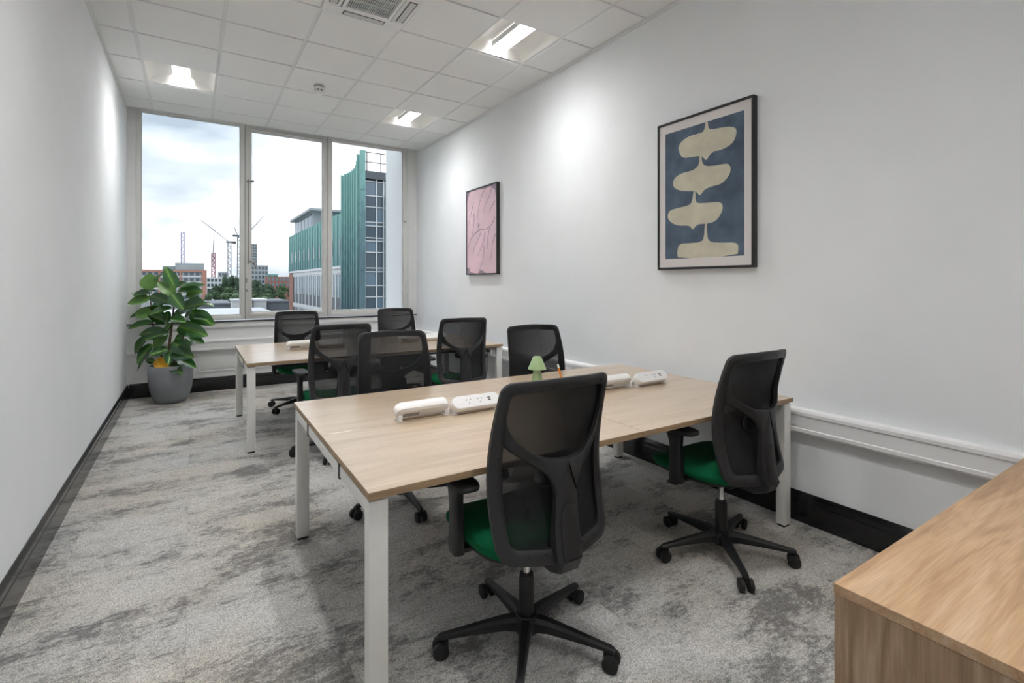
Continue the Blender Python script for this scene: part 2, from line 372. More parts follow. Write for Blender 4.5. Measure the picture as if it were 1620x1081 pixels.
# stepped wall angles where the ceiling meets the side walls
for nm, xa, s in (('trim_3', XR, -1), ('trim_4', XL, 1)):
    struct(prism_y([(xa, ZC-.032), (xa+s*.012, ZC-.032), (xa+s*.012, ZC-.010), (xa+s*.026, ZC-.010), (xa+s*.026, ZC-.002), (xa, ZC-.002)], YN, YC).build(nm, M['bar'], ang=0))

# skirting boards (moulded)
pr = [(0, 0), (.020, 0), (.020, .118), (.017, .124), (.017, .150), (.006, .172), (0, .172)]
struct(prism_y([(XL+a, b) for a, b in pr], YN, YW).build('baseboard_left', M['skirt'], ang=0))
struct(prism_y([(XR-a, b) for a, b in pr], YN, YW).build('baseboard_right', M['skirt'], ang=0))
struct(prism_x([(YW-a, b) for a, b in pr], XL+.02, XR-.02).build('baseboard_far', M['skirt'], ang=0))
struct(prism_x([(YN+a, b) for a, b in pr], XL+.02, XR-.02).build('baseboard_near', M['skirt'], ang=0))

# dado trunking
tp = [(0, .512), (.030, .512), (.044, .518), (.050, .528), (.050, .546), (.044, .550), (.044, .618), (.050, .622), (.050, .640), (.044, .652), (.030, .657), (0, .657)]
t1 = struct(prism_y([(XR-a, b) for a, b in tp], YN, YW-.05).build('trim_1', M['pvc'], ang=20))
t2 = struct(prism_x([(YW-a, b) for a, b in tp], XL, XR-.0).build('trim_2', M['pvc'], ang=20))

# ------------------------------------------------------------------ windows
def window(nm, x0, x1, gx0, gx1, gz0, gz1, sash):
    y = YW-.012
    w = struct(G().box((x0, y, .897), (gx0, YW+.10, 3.56), .004).build(nm, M['alu'], ang=30))
    def part(name, lo, hi, m=M['alu'], bev=.003): return G().box(lo, hi, bev).build(name, m, w, 30)
    part('window_frame', (gx1, y, .897), (x1, YW+.10, 3.56)); part('window_frame', (gx0, y, gz1), (gx1, YW+.10, 3.56)); part('window_frame', (gx0, y, .897), (gx1, YW+.10, gz0))
    # glazing beads step back to the pane
    b = .014
    for lo, hi in (((gx0, YW+.03, gz0), (gx0+b, YW+.07, gz1)), ((gx1-b, YW+.03, gz0), (gx1, YW+.07, gz1)), ((gx0+b, YW+.03, gz1-b), (gx1-b, YW+.07, gz1)), ((gx0+b, YW+.03, gz0), (gx1-b, YW+.07, gz0+b))):
        part('glazing_bead', lo, hi, M['alu'], .002)
    G().box((gx0+.004, YW+.048, gz0+.004), (gx1-.004, YW+.054, gz1-.004)).build('pane', M['glass'], w, 0)
    return w
w1 = window('window_1', -.564, .588, -.521, .541, .955, 3.454, 0)
w2 = window('window_2', .594, 1.636, .659, 1.582, .981, 3.406, 1)
w3 = window('window_3', 1.642, 2.839, 1.695, 2.772, .975, 3.436, 0)
sw = G()
for lo, hi in (((.632, YW-.026, .945), (.662, YW-.010, 3.43)), ((1.578, YW-.026, .945), (1.606, YW-.010, 3.43)), ((.662, YW-.026, 3.404), (1.578, YW-.010, 3.43)), ((.662, YW-.026, .945), (1.578, YW-.010, .984))): sw.box(lo, hi, .003)
for n_, (lo, hi) in enumerate((((.636, YW-.026, .945), (.662, YW-.010, 3.43)), ((1.578, YW-.026, .945), (1.606, YW-.010, 3.43)), ((.662, YW-.026, 3.404), (1.578, YW-.010, 3.43)), ((.662, YW-.026, .945), (1.578, YW-.010, .984)))):
    G().box(lo, hi, .003).build('sash', M['alu'], w2, 30)
sw.bm.free()
for xx in (.588, 1.636): G().box((xx, YW-.004, .9), (xx+.006, YW+.09, 3.55)).build('joint_strip', M['gasket'], w2, 0)
for zz_, xa, xb in ((.957, -.519, .539), (.977, 1.697, 2.770)): G().box((xa, YW+.025, zz_-.003), (xb, YW+.032, zz_)).build('seal', M['gasket'], w2 if xa > 0 else w1, 0)
# casement handles, espagnolette rod, lock on the middle window
for zz in (at(395, 288, YW).z, at(395, 413, YW).z):
    h = G().box((.618, YW-.030, zz-.032), (.640, YW-.012, zz+.032), .004)
    h.tube([(.629, YW-.03, zz), (.629, YW-.052, zz)], .011, 10).tube([(.629, YW-.048, zz), (.66, YW-.056, zz-.005), (.70, YW-.058, zz-.035), (.715, YW-.055, zz-.10)] if zz < 2 else [(.60, YW-.05, zz-.005), (.66, YW-.056, zz), (.69, YW-.056, zz+.005)], [.013, .013, .012, .009] if zz < 2 else .012, 8)
    h.build('handle', M['steel'], w2, label='tarnished metal casement handle')
G().tube([(.629, YW-.024, at(395, 413, YW).z), (.629, YW-.024, at(395, 288, YW).z)], .007, 8).build('espagnolette_rod', M['steel'], w2)
G().lathe([(.016, 0), (.016, .008), (.005, .008)], (0, 0, 0), 14).build('lock_cylinder', M['steel'], w2).matrix_world = Matrix.Translation((.605, YW-.012, at(390, 460, YW).z)) @ Matrix.Rotation(PI/2, 4, 'X')
zl = at(390, 444, YW).z
G().box((.596, YW-.018, zl-.03), (.613, YW-.011, zl+.03), .002).build('lock_plate', M['steel'], w2)
zp = at(637, 351, YW).z
G().tube([(2.79, YW-.012, zp), (2.79, YW-.045, zp)], .012, 10).box((2.768, YW-.05, zp-.012), (2.80, YW-.036, zp+.012), .003).build('catch', M['steel'], w3)
G().box((2.846, YW-.030, at(641, 487, YW).z), (2.862, YW-.021, at(641, 365, YW).z), .002).build('jamb_highlight', M['pvc'], w3)  # white strip imitating the bright highlight along the jamb

# ------------------------------------------------------------------ ceiling fittings
def troffer(x0, y0, label):
    t = thing('ceiling_light', label, 'light', (x0+.3, y0+.3, ZC), 0, 'square recessed ceiling lights')
    a = .288; d = .085; hw = .075
    g = G()
    # flared reflector: side wings curve up to the lamp bar, end plates slope
    for s in (-1, 1):
        p = [(s*a, 0), (s*.235, .050), (s*.18, .070), (s*(hw+.004), d)]
        g.loft([[Vector((x, -a+(.0 if z == 0 else .055*z/d), z)), Vector((x, a-(.0 if z == 0 else .055*z/d), z))] for x, z in p], closed=False, cap=False)
        g.quad((-a, s*a, 0), (a, s*a, 0), (hw+.004, s*(a-.055), d), (-hw-.004, s*(a-.055), d))
        for q in (-1, 1):
            pp = [(q*a, s*a, 0), (q*.235, s*(a-.055*.05/d), .05), (q*.18, s*(a-.055*.07/d), .07), (q*(hw+.004), s*(a-.055), d)]
            vs = [g.bm.verts.new(k) for k in pp]; g.bm.faces.new(vs)
    g.quad((-hw-.004, -a+.055, d), (hw+.004, -a+.055, d), (hw+.004, a-.055, d), (-hw-.004, a-.055, d))
    o = g.build('reflector', M['troffer'], t, 40)
    G().box((-.289, -.289, .10), (.289, .289, .105)).box((-.289, -.289, .0), (-.286, .289, .10)).box((.286, -.289, 0), (.289, .289, .10)).box((-.289, -.289, 0), (.289, -.286, .10)).box((-.289, .286, 0), (.289, .289, .10)).build('housing', M['bar'], t, 0)
    for s in (-1, 1): G().box((s*hw-.003, -a+.062, d-.050), (s*hw+.003, a-.062, d-.002)).build('lamp_side', M['bar'], t, 0)
    G().box((-hw+.004, -a+.062, d-.048), (hw-.004, a-.062, d-.036), .003).build('diffuser', M['diff'], t, 0, label='glowing white diffuser bar')
    return t
for (x, y), lb in {(-.389, 5.693): 'square recessed ceiling light by the left wall above the potted plant',
                   (2.011, 5.693): 'small looking recessed ceiling light nearest the window and right wall',
                   (2.011, 3.293): 'largest recessed ceiling light, right of the air conditioning cassette',
                   (.211, 2.093): 'unseen recessed light added as fill over the aisle before the near desk',
                   (.811, .893): 'unseen recessed light added as fill over the front of the room',
                   (.811, -.907): 'unseen recessed light added as fill behind the camera'}.items(): troffer(x, y, lb)


a = thing('air_conditioner', 'white square ceiling cassette with dark slatted intake grille', 'air conditioner', (ac[0]+.3, ac[1]+.3, ZC))
g = G()
g.box((-.305, -.305, -.022), (.305, -.19, -.002), .006).box((-.305, .19, -.022), (.305, .305, -.002), .006).box((-.305, -.19, -.022), (-.19, .19, -.002), .006).box((.19, -.19, -.022), (.305, .19, -.002), .006)
g.build('fascia', M['pvc'], a)
G().box((-.188, -.188, -.006), (.188, .188, -.002)).build('filter', M['grille_dark'], a, 0)
g = G()
for s in (-1, 1):
    g.box((s*.172-.012, -.184, -.026), (s*.172+.012, .184, -.008), .003); g.box((-.16, s*.172-.012, -.026), (.16, s*.172+.012, -.008), .003)
g.box((-.16, -.055, -.021), (.16, -.051, -.009)).box((-.16, .051, -.021), (.16, .055, -.009))
g.build('grille_frame', M['pvc'], a)
g = G()
for k in range(22):
    x = -.152+k*.01448; g.box((x-.0023, -.16, -.021), (x+.0023, .16, -.009))
o = g.build('grille_slats', M['pvc'], a, 0); o['kind'] = 'stuff'
for k in range(4):
    g = G().box((-.15, .225, -.0265), (.15, .272, -.023), .0015)
    o = g.build('louvre', M['louvre'], a, 0, rot=(0, 0, k*PI/2))
    g = G().box((-.157, .218, -.0235), (.157, .279, -.0215)); g.build('louvre_slot', M['grille_dark'], a, 0, rot=(0, 0, k*PI/2))

s = thing('smoke_detector', 'small round white smoke detector on a ceiling tile near the window', 'smoke detector', (1.11, 5.44, ZC-.009))
G().lathe([(.046, .004), (.050, -.002), (.050, -.026), (.046, -.030)], seg=28).build('base', mat('detector_base_grey', (.42, .42, .43), .5), s)  # grey puts the shadow on the upper ring into its colour
G().lathe([(.040, -.030), (.042, -.052), (.036, -.056)], seg=28).build('chamber', M['grille_dark'], s)
g = G()
for k in range(8): g.box((.038, -.007, -.066), (.047, .007, -.028), .001, Matrix.Rotation(2*PI*k/8, 4, 'Z'))
g.lathe([(.054, -.026), (.056, -.034), (.054, -.046), (.046, -.048)], seg=28, cap=False).lathe([(.047, -.062), (.046, -.074), (.036, -.083), (.0, -.085)], seg=28)
o = g.build('cap', M['pvc'], s)

# ------------------------------------------------------------------ bench desks
def desk(cx, cy, rz, label):
    t = thing('bench_desk', label, 'desk', (cx, cy, 0), rz, 'four person bench desks')
    L2, W2, zt, th = 1.205, .695, .73, .025
    for sx in (-1, 1):
        for sy in (-1, 1):
            x0, x1 = (-L2, -.0012) if sx < 0 else (.0012, L2); y0, y1 = (-W2, -.002) if sy < 0 else (.002, W2)
            me = G().box((x0, y0, zt-th), (x1, y1, zt), .0012, seg=1).mesh('desktop', M['oak'], 0)
            me.materials.append(M['oak_edge'])
            for p in me.polygons:
                if abs(p.normal.z) < .5: p.material_index = 1
            link('desktop', me, t)
    zb = zt-th-.010
    for sx in (-1, 1):
        xo = sx*(L2-.005)
        for sy in (-1, 1):
            yo = sy*(W2-.012)
            G().box((min(xo, xo-sx*.062), min(yo, yo-sy*.052), .012), (max(xo, xo-sx*.062), max(yo, yo-sy*.052), zb), .004).build('leg', M['desk_white'], t)
            G().box((min(xo-sx*.006, xo-sx*.056), min(yo-sy*.006, yo-sy*.046), 0), (max(xo-sx*.006, xo-sx*.056), max(yo-sy*.006, yo-sy*.046), .012)).build('foot', M['black'], t, 0)
            G().box((min(xo-sx*.008, xo-sx*.058), min(yo-sy*.01, yo-sy*.05), zb), (max(xo-sx*.008, xo-sx*.058), max(yo-sy*.01, yo-sy*.05), zb+.010)).build('spacer', M['oak_edge'], t, 0)
        G().box((min(xo, xo-sx*.045), -(W2-.064), zb-.045), (max(xo, xo-sx*.045), W2-.064, zb), .003).build('end_beam', M['desk_white'], t)
        for yy in (-.30, .32):
            G().box((min(xo+sx*.003, xo-sx*.05), yy-.012, zb-.052), (max(xo+sx*.003, xo-sx*.05), yy+.012, zb+.010), .002).build('bracket', M['black'], t)
    for sy in (-1, 1):
        G().box((-L2+.05, sy*.35-.02, zb-.045), (L2-.05, sy*.35+.02, zb-.002), .003).build('rail', M['desk_white'], t)
    g = G().box((-.95, -.13, zb-.10), (.95, .13, zb-.095)).box((-.95, -.133, zb-.10), (.95, -.13, zb-.01)).box((-.95, .13, zb-.10), (.95, .133, zb-.01))
    g.build('cable_tray', M['black'], t, 0)
    return t
D1 = (1.668, 2.224); D2 = (1.578, 5.215); RZ = math.radians(-.35)
desk(*D1, RZ, 'oak topped white legged bench desk in front, with the green lamp on it')
desk(*D2, RZ, 'oak topped white legged bench desk at the back, nearest the window')

# ------------------------------------------------------------------ power modules clipped along the middle of each desk
def power(loc, rz, label):
    "socket face towards local -Y, tilted up; rounded back towards +Y"
    t = thing('power_module', label, 'socket', loc, rz, 'white power modules on the desks')
    Lh, R = .137, .037
    def stad(sc, dep, n=9):
        r = R*sc; l = Lh-R; out = []
        for k in range(n): q = -PI/2+PI*k/(n-1); out.append((l+(r*math.cos(q)), r*math.sin(q)))
        for k in range(n): q = PI/2+PI*k/(n-1); out.append((-l+(r*math.cos(q)), r*math.sin(q)))
        return [Vector((x, dep, z)) for x, z in out]
    T = Matrix.Translation((0, 0, .047)) @ Matrix.Rotation(math.radians(-40), 4, 'X')
    g = G(); g.loft([[T @ p for p in stad(s_, d_)] for s_, d_ in ((.90, -.020), (1.0, -.013), (1.0, .010), (.92, .020), (.62, .027))])
    g.build('body', M['power'], t, 30)
    g = G(); g.loft([[T @ p for p in stad(s_, d_)] for s_, d_ in ((.86, -.0215), (.86, -.0195))]); g.build('face_plate', M['pvc'], t, 30)
    for xx in (-.045, .018):
        g = G()
        for dx, dz, w, hh in ((-.011, .008, .005, .0022), (.011, .008, .005, .0022), (0, -.010, .0022, .005)):
            g.box((xx+dx-w/2-.0006, -.0222, dz-hh/2-.0006), (xx+dx+w/2+.0006, -.0210, dz+hh/2+.0006), 0, T)
        g.build('socket_holes', M['grille_dark'], t, 0)
    g = G().box((.062, -.0222, -.008), (.078, -.0210, -.001), 0, T).box((.062, -.0222, .004), (.078, -.0210, .010), 0, T); g.build('usb_port', M['grille_dark'], t, 0)
    for xx in (-.118, .118):
        G().box((xx-.013, -.016, 0), (xx+.013, .036, .006), .002).box((xx-.010, -.008, .004), (xx+.010, .010, .034), .002).box((xx-.010, .026, .004), (xx+.010, .034, .030), .002).build('clamp', M['power'], t)
    G().box((.02, .020, -.017), (.10, .0283, .006), 0, T).build('rating_label', M['grey_label'], t, 0)
    G().box((-.10, -.014, 0), (.10, .012, .003)).build('slot_cover', M['oak_edge'], t, 0)
    return t
p0 = power((1.205, 2.222, .73), RZ, 'white socket module facing camera, left of front chair on near desk')
def pw(x, y, flip, lb): return dup(p0, (x, y, .73), RZ+(PI if flip else 0), lb)
pw(.935, 2.268, 1, 'white power module turned away, leftmost on the near desk')
pw(2.455, 2.200, 0, 'white socket module facing camera at right end of near desk')
pw(2.180, 2.250, 1, 'white power module turned away, half hidden by front chair back')
pw(.905, 5.250, 1, 'white power module turned away, leftmost on the far desk')
pw(1.185, 5.205, 0, 'white power module behind the mesh back of left chair on far desk')
pw(2.300, 5.195, 0, 'white socket module on right part of the far desk')
pw(2.020, 5.240, 1, 'white power module hidden behind chair mesh on the far desk')

# ------------------------------------------------------------------ office chair (faces local +Y)
def interp(tab, z):
    for (a, b), (c, d) in zip(tab, tab[1:]):
        if z <= c:
            t = max(0, (z-a)/(c-a)); t = t*t*(3-2*t) if False else t
            return b+(d-b)*t
    return tab[-1][1]
YB = [(.38, -.246), (.46, -.230), (.54, -.205), (.62, -.186), (.70, -.178), (.78, -.181), (.86, -.194), (.94, -.213), (1.02, -.236), (1.06, -.249)]
def yb(z):  # smoothed side profile of the back
    return sum(interp(YB, z+k) for k in (-.04, -.02, 0, .02, .04))/5
def bp(x, z, dep): return Vector((x, yb(z)+.045*(x/.22)**2-dep, z))
ZB0, ZB1 = .446, 1.052
def hw(z):
    t = (z-.70)/.36
    return .244-.020*t*t if t > 0 else .244-.026*t*t
def outline(inset, bt, bb, rt, rb):
    "rounded, slightly waisted outline of the back; equal point counts so that rings can be lofted"
    z0, z1 = ZB0+bb, ZB1-bt; out = []
    ins = (lambda z: inset*(1.0-.32*max(0, (z-.70)/.36)))
    H = lambda z: hw(z)-ins(z)
    def arc(cx, cz, r, q0, q1, n=8): return [(cx+r*math.cos(q0+(q1-q0)*k/n), cz+r*math.sin(q0+(q1-q0)*k/n)) for k in range(n+1)]
    right = [(H(z0+rb+(z1-rt-z0-rb)*k/12), z0+rb+(z1-rt-z0-rb)*k/12) for k in range(1, 12)]
    xt, xb = H(z1-rt), H(z0+rb)
    half = [(xb*.4*k/2-.0 if k else 0.0, z0-.012*(1-(.4*k/2)**2)) for k in range(3)]+[(x, z) for x, z in arc(xb-rb, z0+rb, rb, -PI/2, 0)]+right+arc(xt-rt, z1-rt, rt, 0, PI/2)+[(xt*.4, z1+.004), (xt*.2, z1+.006)]
    left = [(-x, z) for x, z in reversed(half[1:])]
    return half+[(0.0, z1+.006)]+left
def ribbon(g, A, B, d0, d1, ring=False, ch=.004, off=lambda x, z: 0):
    loops = []
    n = len(A)
    for i, (a_, b_) in enumerate(zip(A, B)):
        da = d1[i] if isinstance(d1, list) else d1
        l = math.hypot(b_[0]-a_[0], b_[1]-a_[1]) or 1; f = min(.3, ch*1.6/l)
        ai = (a_[0]+(b_[0]-a_[0])*f, a_[1]+(b_[1]-a_[1])*f); bi = (b_[0]+(a_[0]-b_[0])*f, b_[1]+(a_[1]-b_[1])*f)
        loops.append([bp(p_[0], p_[1], q_+off(*p_)) for p_, q_ in ((a_, d0), (a_, da-ch), (ai, da), (bi, da), (b_, da-ch), (b_, d0))])
    g.loft(loops, cap=not ring, ring=ring)
def bez(P, n=14):
    out = []
    for k in range(n+1):
        t = k/n; a_, b_, c_, d_ = (1-t)**3, 3*t*(1-t)**2, 3*t*t*(1-t), t**3
        out.append((a_*P[0][0]+b_*P[1][0]+c_*P[2][0]+d_*P[3][0], a_*P[0][1]+b_*P[1][1]+c_*P[2][1]+d_*P[3][1]))
    return out
def make_chair(loc, rz, label, base):
    t = thing('office_chair', label, 'chair', loc, rz, 'black mesh office chairs with green seats')
    # back frame ring
    g = G(); ribbon(g, outline(0, 0, 0, .042, .060), outline(.044, .040, .046, .022, .034), 0, .020, ring=True, ch=.006)
    g.build('back_frame', M['frame'], t, 40)
    # Y shaped support: a straight spine standing off behind the lumbar curve of the mesh
    so = lambda x, z: .050*max(0, 1-(x/.205)**2)*min(1, max(0, (z-.47)/.17))*(1 if z < .80 else max(0, 1-(z-.80)/.2))
    g = G()
    for s_ in (-1, 1):
        up = bez([(.205, .955), (.200, .840), (.110, .783), (0, .783)]); lo = bez([(.205, .838), (.160, .775), (.054, .765), (.044, .665)])
        ribbon(g, [(s_*x, z) for x, z in up], [(s_*x, z) for x, z in lo], .002, [.017+.010*k/14 for k in range(15)], ch=.005, off=so)
    zz = [.7829, .74, .70, .665, .62, .57, .53, .50, .47, .445]
    wd = [.0005, .0165, .0315, .044, .046, .049, .052, .053, .053, .050]
    ribbon(g, [(-w, z) for w, z in zip(wd, zz)], [(w, z) for w, z in zip(wd, zz)], .002, [.027, .027, .027, .028, .030, .034, .040, .046, .050, .050], ch=.007, off=so)
    # raised tongue with an arched top on the spine
    ta = [(0, .632), (.016, .628), (.027, .615), (.031, .59), (.033, .54), (.034, .50), (.034, .455)]
    ribbon(g, [(-x, z) for x, z in ta], [(x+.0005, z) for x, z in ta], .02, [.0345, .036, .037, .039, .047, .053, .056], ch=.004, off=so)
    g.build('back_support', M['frame'], t, 40)
    g = G()
    pth = [(-.262, .455, .048, .024), (-.250, .420, .046, .022), (-.205, .398, .042, .018), (-.12, .394, .040, .016), (-.02, .398, .04, .015)]
    loops = []
    for i, (y, z, w, hh) in enumerate(pth):
        p, q = pth[max(0, i-1)], pth[min(len(pth)-1, i+1)]; dy, dz = q[0]-p[0], q[1]-p[1]; l = math.hypot(dy, dz); ny, nz = -dz/l, dy/l
        loops.append([Vector((x*w, y+ny*k*hh, z+nz*k*hh)) for x, k in ((-1, -.6), (-.8, -1), (.8, -1), (1, -.6), (1, .6), (.8, 1), (-.8, 1), (-1, .6))])
    g.loft(loops); g.build('back_bracket', M['frame'], t, 40)
    # mesh
    g = G(); n, m_ = 18, 12; zc, hh = (ZB0+ZB1)/2, (ZB1-ZB0)/2; vs = []
    for j in range(n+1):
        f = -1+2*j/n; f = math.copysign(1-(1-abs(f))**1.6, f)*.985; z = zc+hh*f; w = (hw(z)-.007)*(1-abs(f)**14)**(1/5) if abs(f) < .985 else (hw(z)-.007)*.74
        vs.append([g.bm.verts.new(bp(w*(-1+2*i/m_), z, -.004)) for i in range(m_+1)])
    for j in range(n):
        for i in range(m_): g.bm.faces.new((vs[j][i], vs[j][i+1], vs[j+1][i+1], vs[j+1][i]))
    g.build('back_mesh', M['mesh'], t, 60)
    # lumbar pad
    g = G(); loops = []
    for sc, d in ((.55, -.002), (.95, .001), (1, .006), (.92, .012), (.5, .014)):
        loops.append([bp(.088*sc*math.copysign(abs(math.cos(q))**.8, math.cos(q)), .715+.045*sc*math.copysign(abs(math.sin(q))**.8, math.sin(q)), d) for q in [2*PI*k/28 for k in range(28)]])
    g.loft(loops); g.build('lumbar_pad', M['black'], t, 40)
    g = G()
    for x, z in ((-.170, 1.028), (.170, 1.028), (.06, 1.032), (-.06, 1.032), (-.212, .92), (.212, .92), (-.217, .79), (.217, .79), (-.213, .62), (.213, .62), (-.14, .474), (.14, .474), (-.078, .470), (.078, .470)):
        c = bp(x, z, .0195); g.tube([c, c+Vector((0, -.0018, 0))], .0045, 8)
    g.build('screw_caps', M['rubber'], t, 0, kind='stuff')
    # seat
    def seat_loop(sx, sy, z, cy=.062, p=4.2, n=40, drop=0):
        out = []
        for k in range(n):
            q = 2*PI*k/n; c, s_ = math.cos(q), math.sin(q)
            x = sx*math.copysign(abs(c)**(2/p), c); y = sy*math.copysign(abs(s_)**(2/p), s_)
            if y < 0: x *= 1-.08*(y/sy)**2
            out.append(Vector((x, cy+y, z-drop*max(0, y/sy)**3+.010*(x/sx)**2*(1 if drop else 0))))
        return out
    g = G(); g.loft([seat_loop(.205, .195, .418), seat_loop(.236, .232, .422, drop=.006), seat_loop(.246, .240, .438, drop=.012), seat_loop(.246, .241, .454, drop=.018), seat_loop(.232, .232, .472, drop=.024), seat_loop(.19, .19, .480, drop=.026), seat_loop(.10, .10, .480, drop=.01), seat_loop(.01, .01, .480)])
    g.build('seat', M['green'], t, 70)
    g = G(); g.loft([seat_loop(.15, .14, .398), seat_loop(.215, .205, .408), seat_loop(.232, .226, .418), seat_loop(.232, .226, .426)]); g.build('seat_shell', M['black'], t, 40)
    g = G().box((-.085, -.11, .372), (.085, .13, .404), .008); g.build('mechanism', M['black'], t)
    for s_ in (-1, 1):
        g = G().tube([(s_*.08, .06, .395), (s_*.19, .06, .392), (s_*.245, .085, .388)], .007, 8).box((s_*.255-.020, .055, .379), (s_*.255+.020, .115, .389), .004)
        if s_ < 0: g.build('lever', M['black'], t)
    # arms
    for s_ in (-1, 1):
        g = G(); X = s_*.268
        prof = [(.075, .020, .400, .010), (.268, .022, .400, .012)]
        g.box((min(s_*.14, s_*.28), .03, .398), (max(s_*.14, s_*.28), .085, .415), .004)
        secs = []
        for z, yc, yw, xw in ((.398, .058, .036, .019), (.43, .058, .037, .020), (.50, .058, .035, .019), (.585, .060, .033, .018), (.625, .066, .042, .018), (.648, .078, .066, .022)):
            secs.append([Vector((X+x*xw, yc+y*yw, z)) for x, y in ((-1, -.7), (-.6, -1), (.6, -1), (1, -.7), (1, .7), (.6, 1), (-.6, 1), (-1, .7))])
        g.loft(secs); g.build('arm_post', M['black'], t, 40)
        g = G(); lo = []
        for z, sc in ((.646, .86), (.650, .97), (.660, 1), (.668, .97), (.672, .85)):
            q_ = []
            for k in range(28):
                q = 2*PI*k/28; c, s2 = math.cos(q), math.sin(q)
                y = .085+.140*sc*math.copysign(abs(s2)**.5, s2); q_.append(Vector((X-s_*.006+.050*sc*math.copysign(abs(c)**.5, c), y, z-.006*max(0, (y-.13)/.08)**2)))
            lo.append(q_)
        g.loft(lo); g.build('arm_pad', M['rubber'], t, 40)
    # gas lift
    G().lathe([(.029, .085), (.029, .25), (.026, .265), (.026, .268)], seg=20).build('column', M['black'], t); G().lathe([(.045, .362), (.040, .375)], seg=20).build('column_socket', M['black'], t)
    G().lathe([(.014, .266), (.014, .372)], seg=16).build('gas_lift', M['chrome'], t)
    G().lathe([(.026, .048), (.045, .052), (.050, .075), (.048, .105), (.040, .118), (.028, .120)], seg=24).build('base_hub', M['black'], t)
    spoke = G()
    loops = []
    for r, z, w, h_ in ((.03, .088, .025, .026), (.09, .092, .021, .021), (.18, .086, .017, .016), (.27, .078, .0145, .011), (.325, .073, .0135, .009), (.338, .070, .010, .007)):
        loops.append([Vector((r, x*w, z+k*h_)) for x, k in ((-1, -1), (1, -1), (1, .35), (.6, 1), (-.6, 1), (-1, .35))])
    spoke.loft(loops); sm = spoke.mesh('base_leg', M['black'], 30)
    cb = G().lathe([(.006, .055), (.006, .07)], (.315, 0, 0), 8).box((.298, -.009, .030), (.335, .009, .058), .006); cbm = cb.mesh('caster', M['black'], 40)
    wm = []
    for s_ in (-1, 1):
        g = G(); g.lathe([(.010, -.012), (.024, -.011), (.029, -.008), (.029, .008), (.024, .011), (.010, .012)], seg=20)
        R_ = Matrix.Translation((.327, s_*.0205, .029)) @ Matrix.Rotation(PI/2, 4, 'X')
        for v in g.bm.verts: v.co = R_ @ v.co
        wm.append(g.mesh('wheel', M['rubber'], 40))
    for k in range(5):
        r = base-rz+2*PI*k/5
        link('base_leg', sm, t, None, (0, 0, r)); c = link('caster', cbm, t, None, (0, 0, r))
        for w in wm: link('wheel', w, c)
    return t
def chair_copy(src, loc, rz, label, base, base0, rz0):
    r = dup(src, loc, rz, label); d = (base-rz)-(base0-rz0)
    for ch in r.children:
        if ch.name.startswith(('base_leg', 'caster')): ch.rotation_euler.z += d
    return r
R_ = math.radians
b0, r0 = R_(15.5), R_(-1)
ch = make_chair((1.080, 1.582, 0), r0, 'green seated mesh chair in front, its black back largest in the photo', b0)
for loc, rz, b, lb in (((2.281, 1.575), -1, 16.8, 'green seated mesh chair by the right wall at near desk, fully visible'),
                       ((1.12, 3.04), 177, 53, 'mesh chair facing camera behind the near desk, left of the green lamp'),
                       ((2.18, 2.92), 177, 20, 'mesh chair facing camera behind the green lamp, rightmost by the wall'),
                       ((1.00, 4.24), 0, 30, 'mesh chair seen from behind at left front of the far desk'),
                       ((2.16, 4.36), -7, 40, 'mesh chair seen from behind at right front of the far desk'),
                       ((1.01, 5.94), 180, 143, 'mesh chair facing camera below the middle window pane'),
                       ((2.18, 5.95), 180, 25, 'mesh chair facing camera in the far right corner by the window')):
    chair_copy(ch, (*loc, 0), R_(rz), lb, R_(b), b0, r0)

# ------------------------------------------------------------------ cabinet
cx0, cx1, cy0, cy1, cz = 1.170, XR-.03, .075, .535, .73
c = thing('oak_cabinet', 'low oak cabinet in the near right corner, cropped by the frame', 'cabinet', ((cx0+cx1)/2, (cy0+cy1)/2, 0))
hx, hy = (cx1-cx0)/2, (cy1-cy0)/2
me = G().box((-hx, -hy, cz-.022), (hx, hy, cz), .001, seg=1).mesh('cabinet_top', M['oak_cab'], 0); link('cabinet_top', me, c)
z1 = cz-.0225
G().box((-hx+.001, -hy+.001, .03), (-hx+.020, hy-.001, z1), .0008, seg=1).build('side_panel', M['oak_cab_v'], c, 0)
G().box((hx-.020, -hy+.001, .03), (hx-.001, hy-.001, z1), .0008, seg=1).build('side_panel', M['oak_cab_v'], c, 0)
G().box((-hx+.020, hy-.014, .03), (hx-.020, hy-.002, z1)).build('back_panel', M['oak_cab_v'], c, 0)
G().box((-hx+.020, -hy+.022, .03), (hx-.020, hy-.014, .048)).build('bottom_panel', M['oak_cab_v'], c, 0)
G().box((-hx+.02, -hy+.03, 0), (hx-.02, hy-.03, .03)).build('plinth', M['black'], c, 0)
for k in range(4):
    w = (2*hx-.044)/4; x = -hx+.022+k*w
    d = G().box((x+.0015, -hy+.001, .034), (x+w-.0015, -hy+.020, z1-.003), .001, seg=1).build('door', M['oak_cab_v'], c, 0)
    G().tube([(x+(w-.04 if k % 2 == 0 else .04), -hy-.024, .45), (x+(w-.04 if k % 2 == 0 else .04), -hy-.024, .58)], .005, 8).build('handle', M['steel'], d)

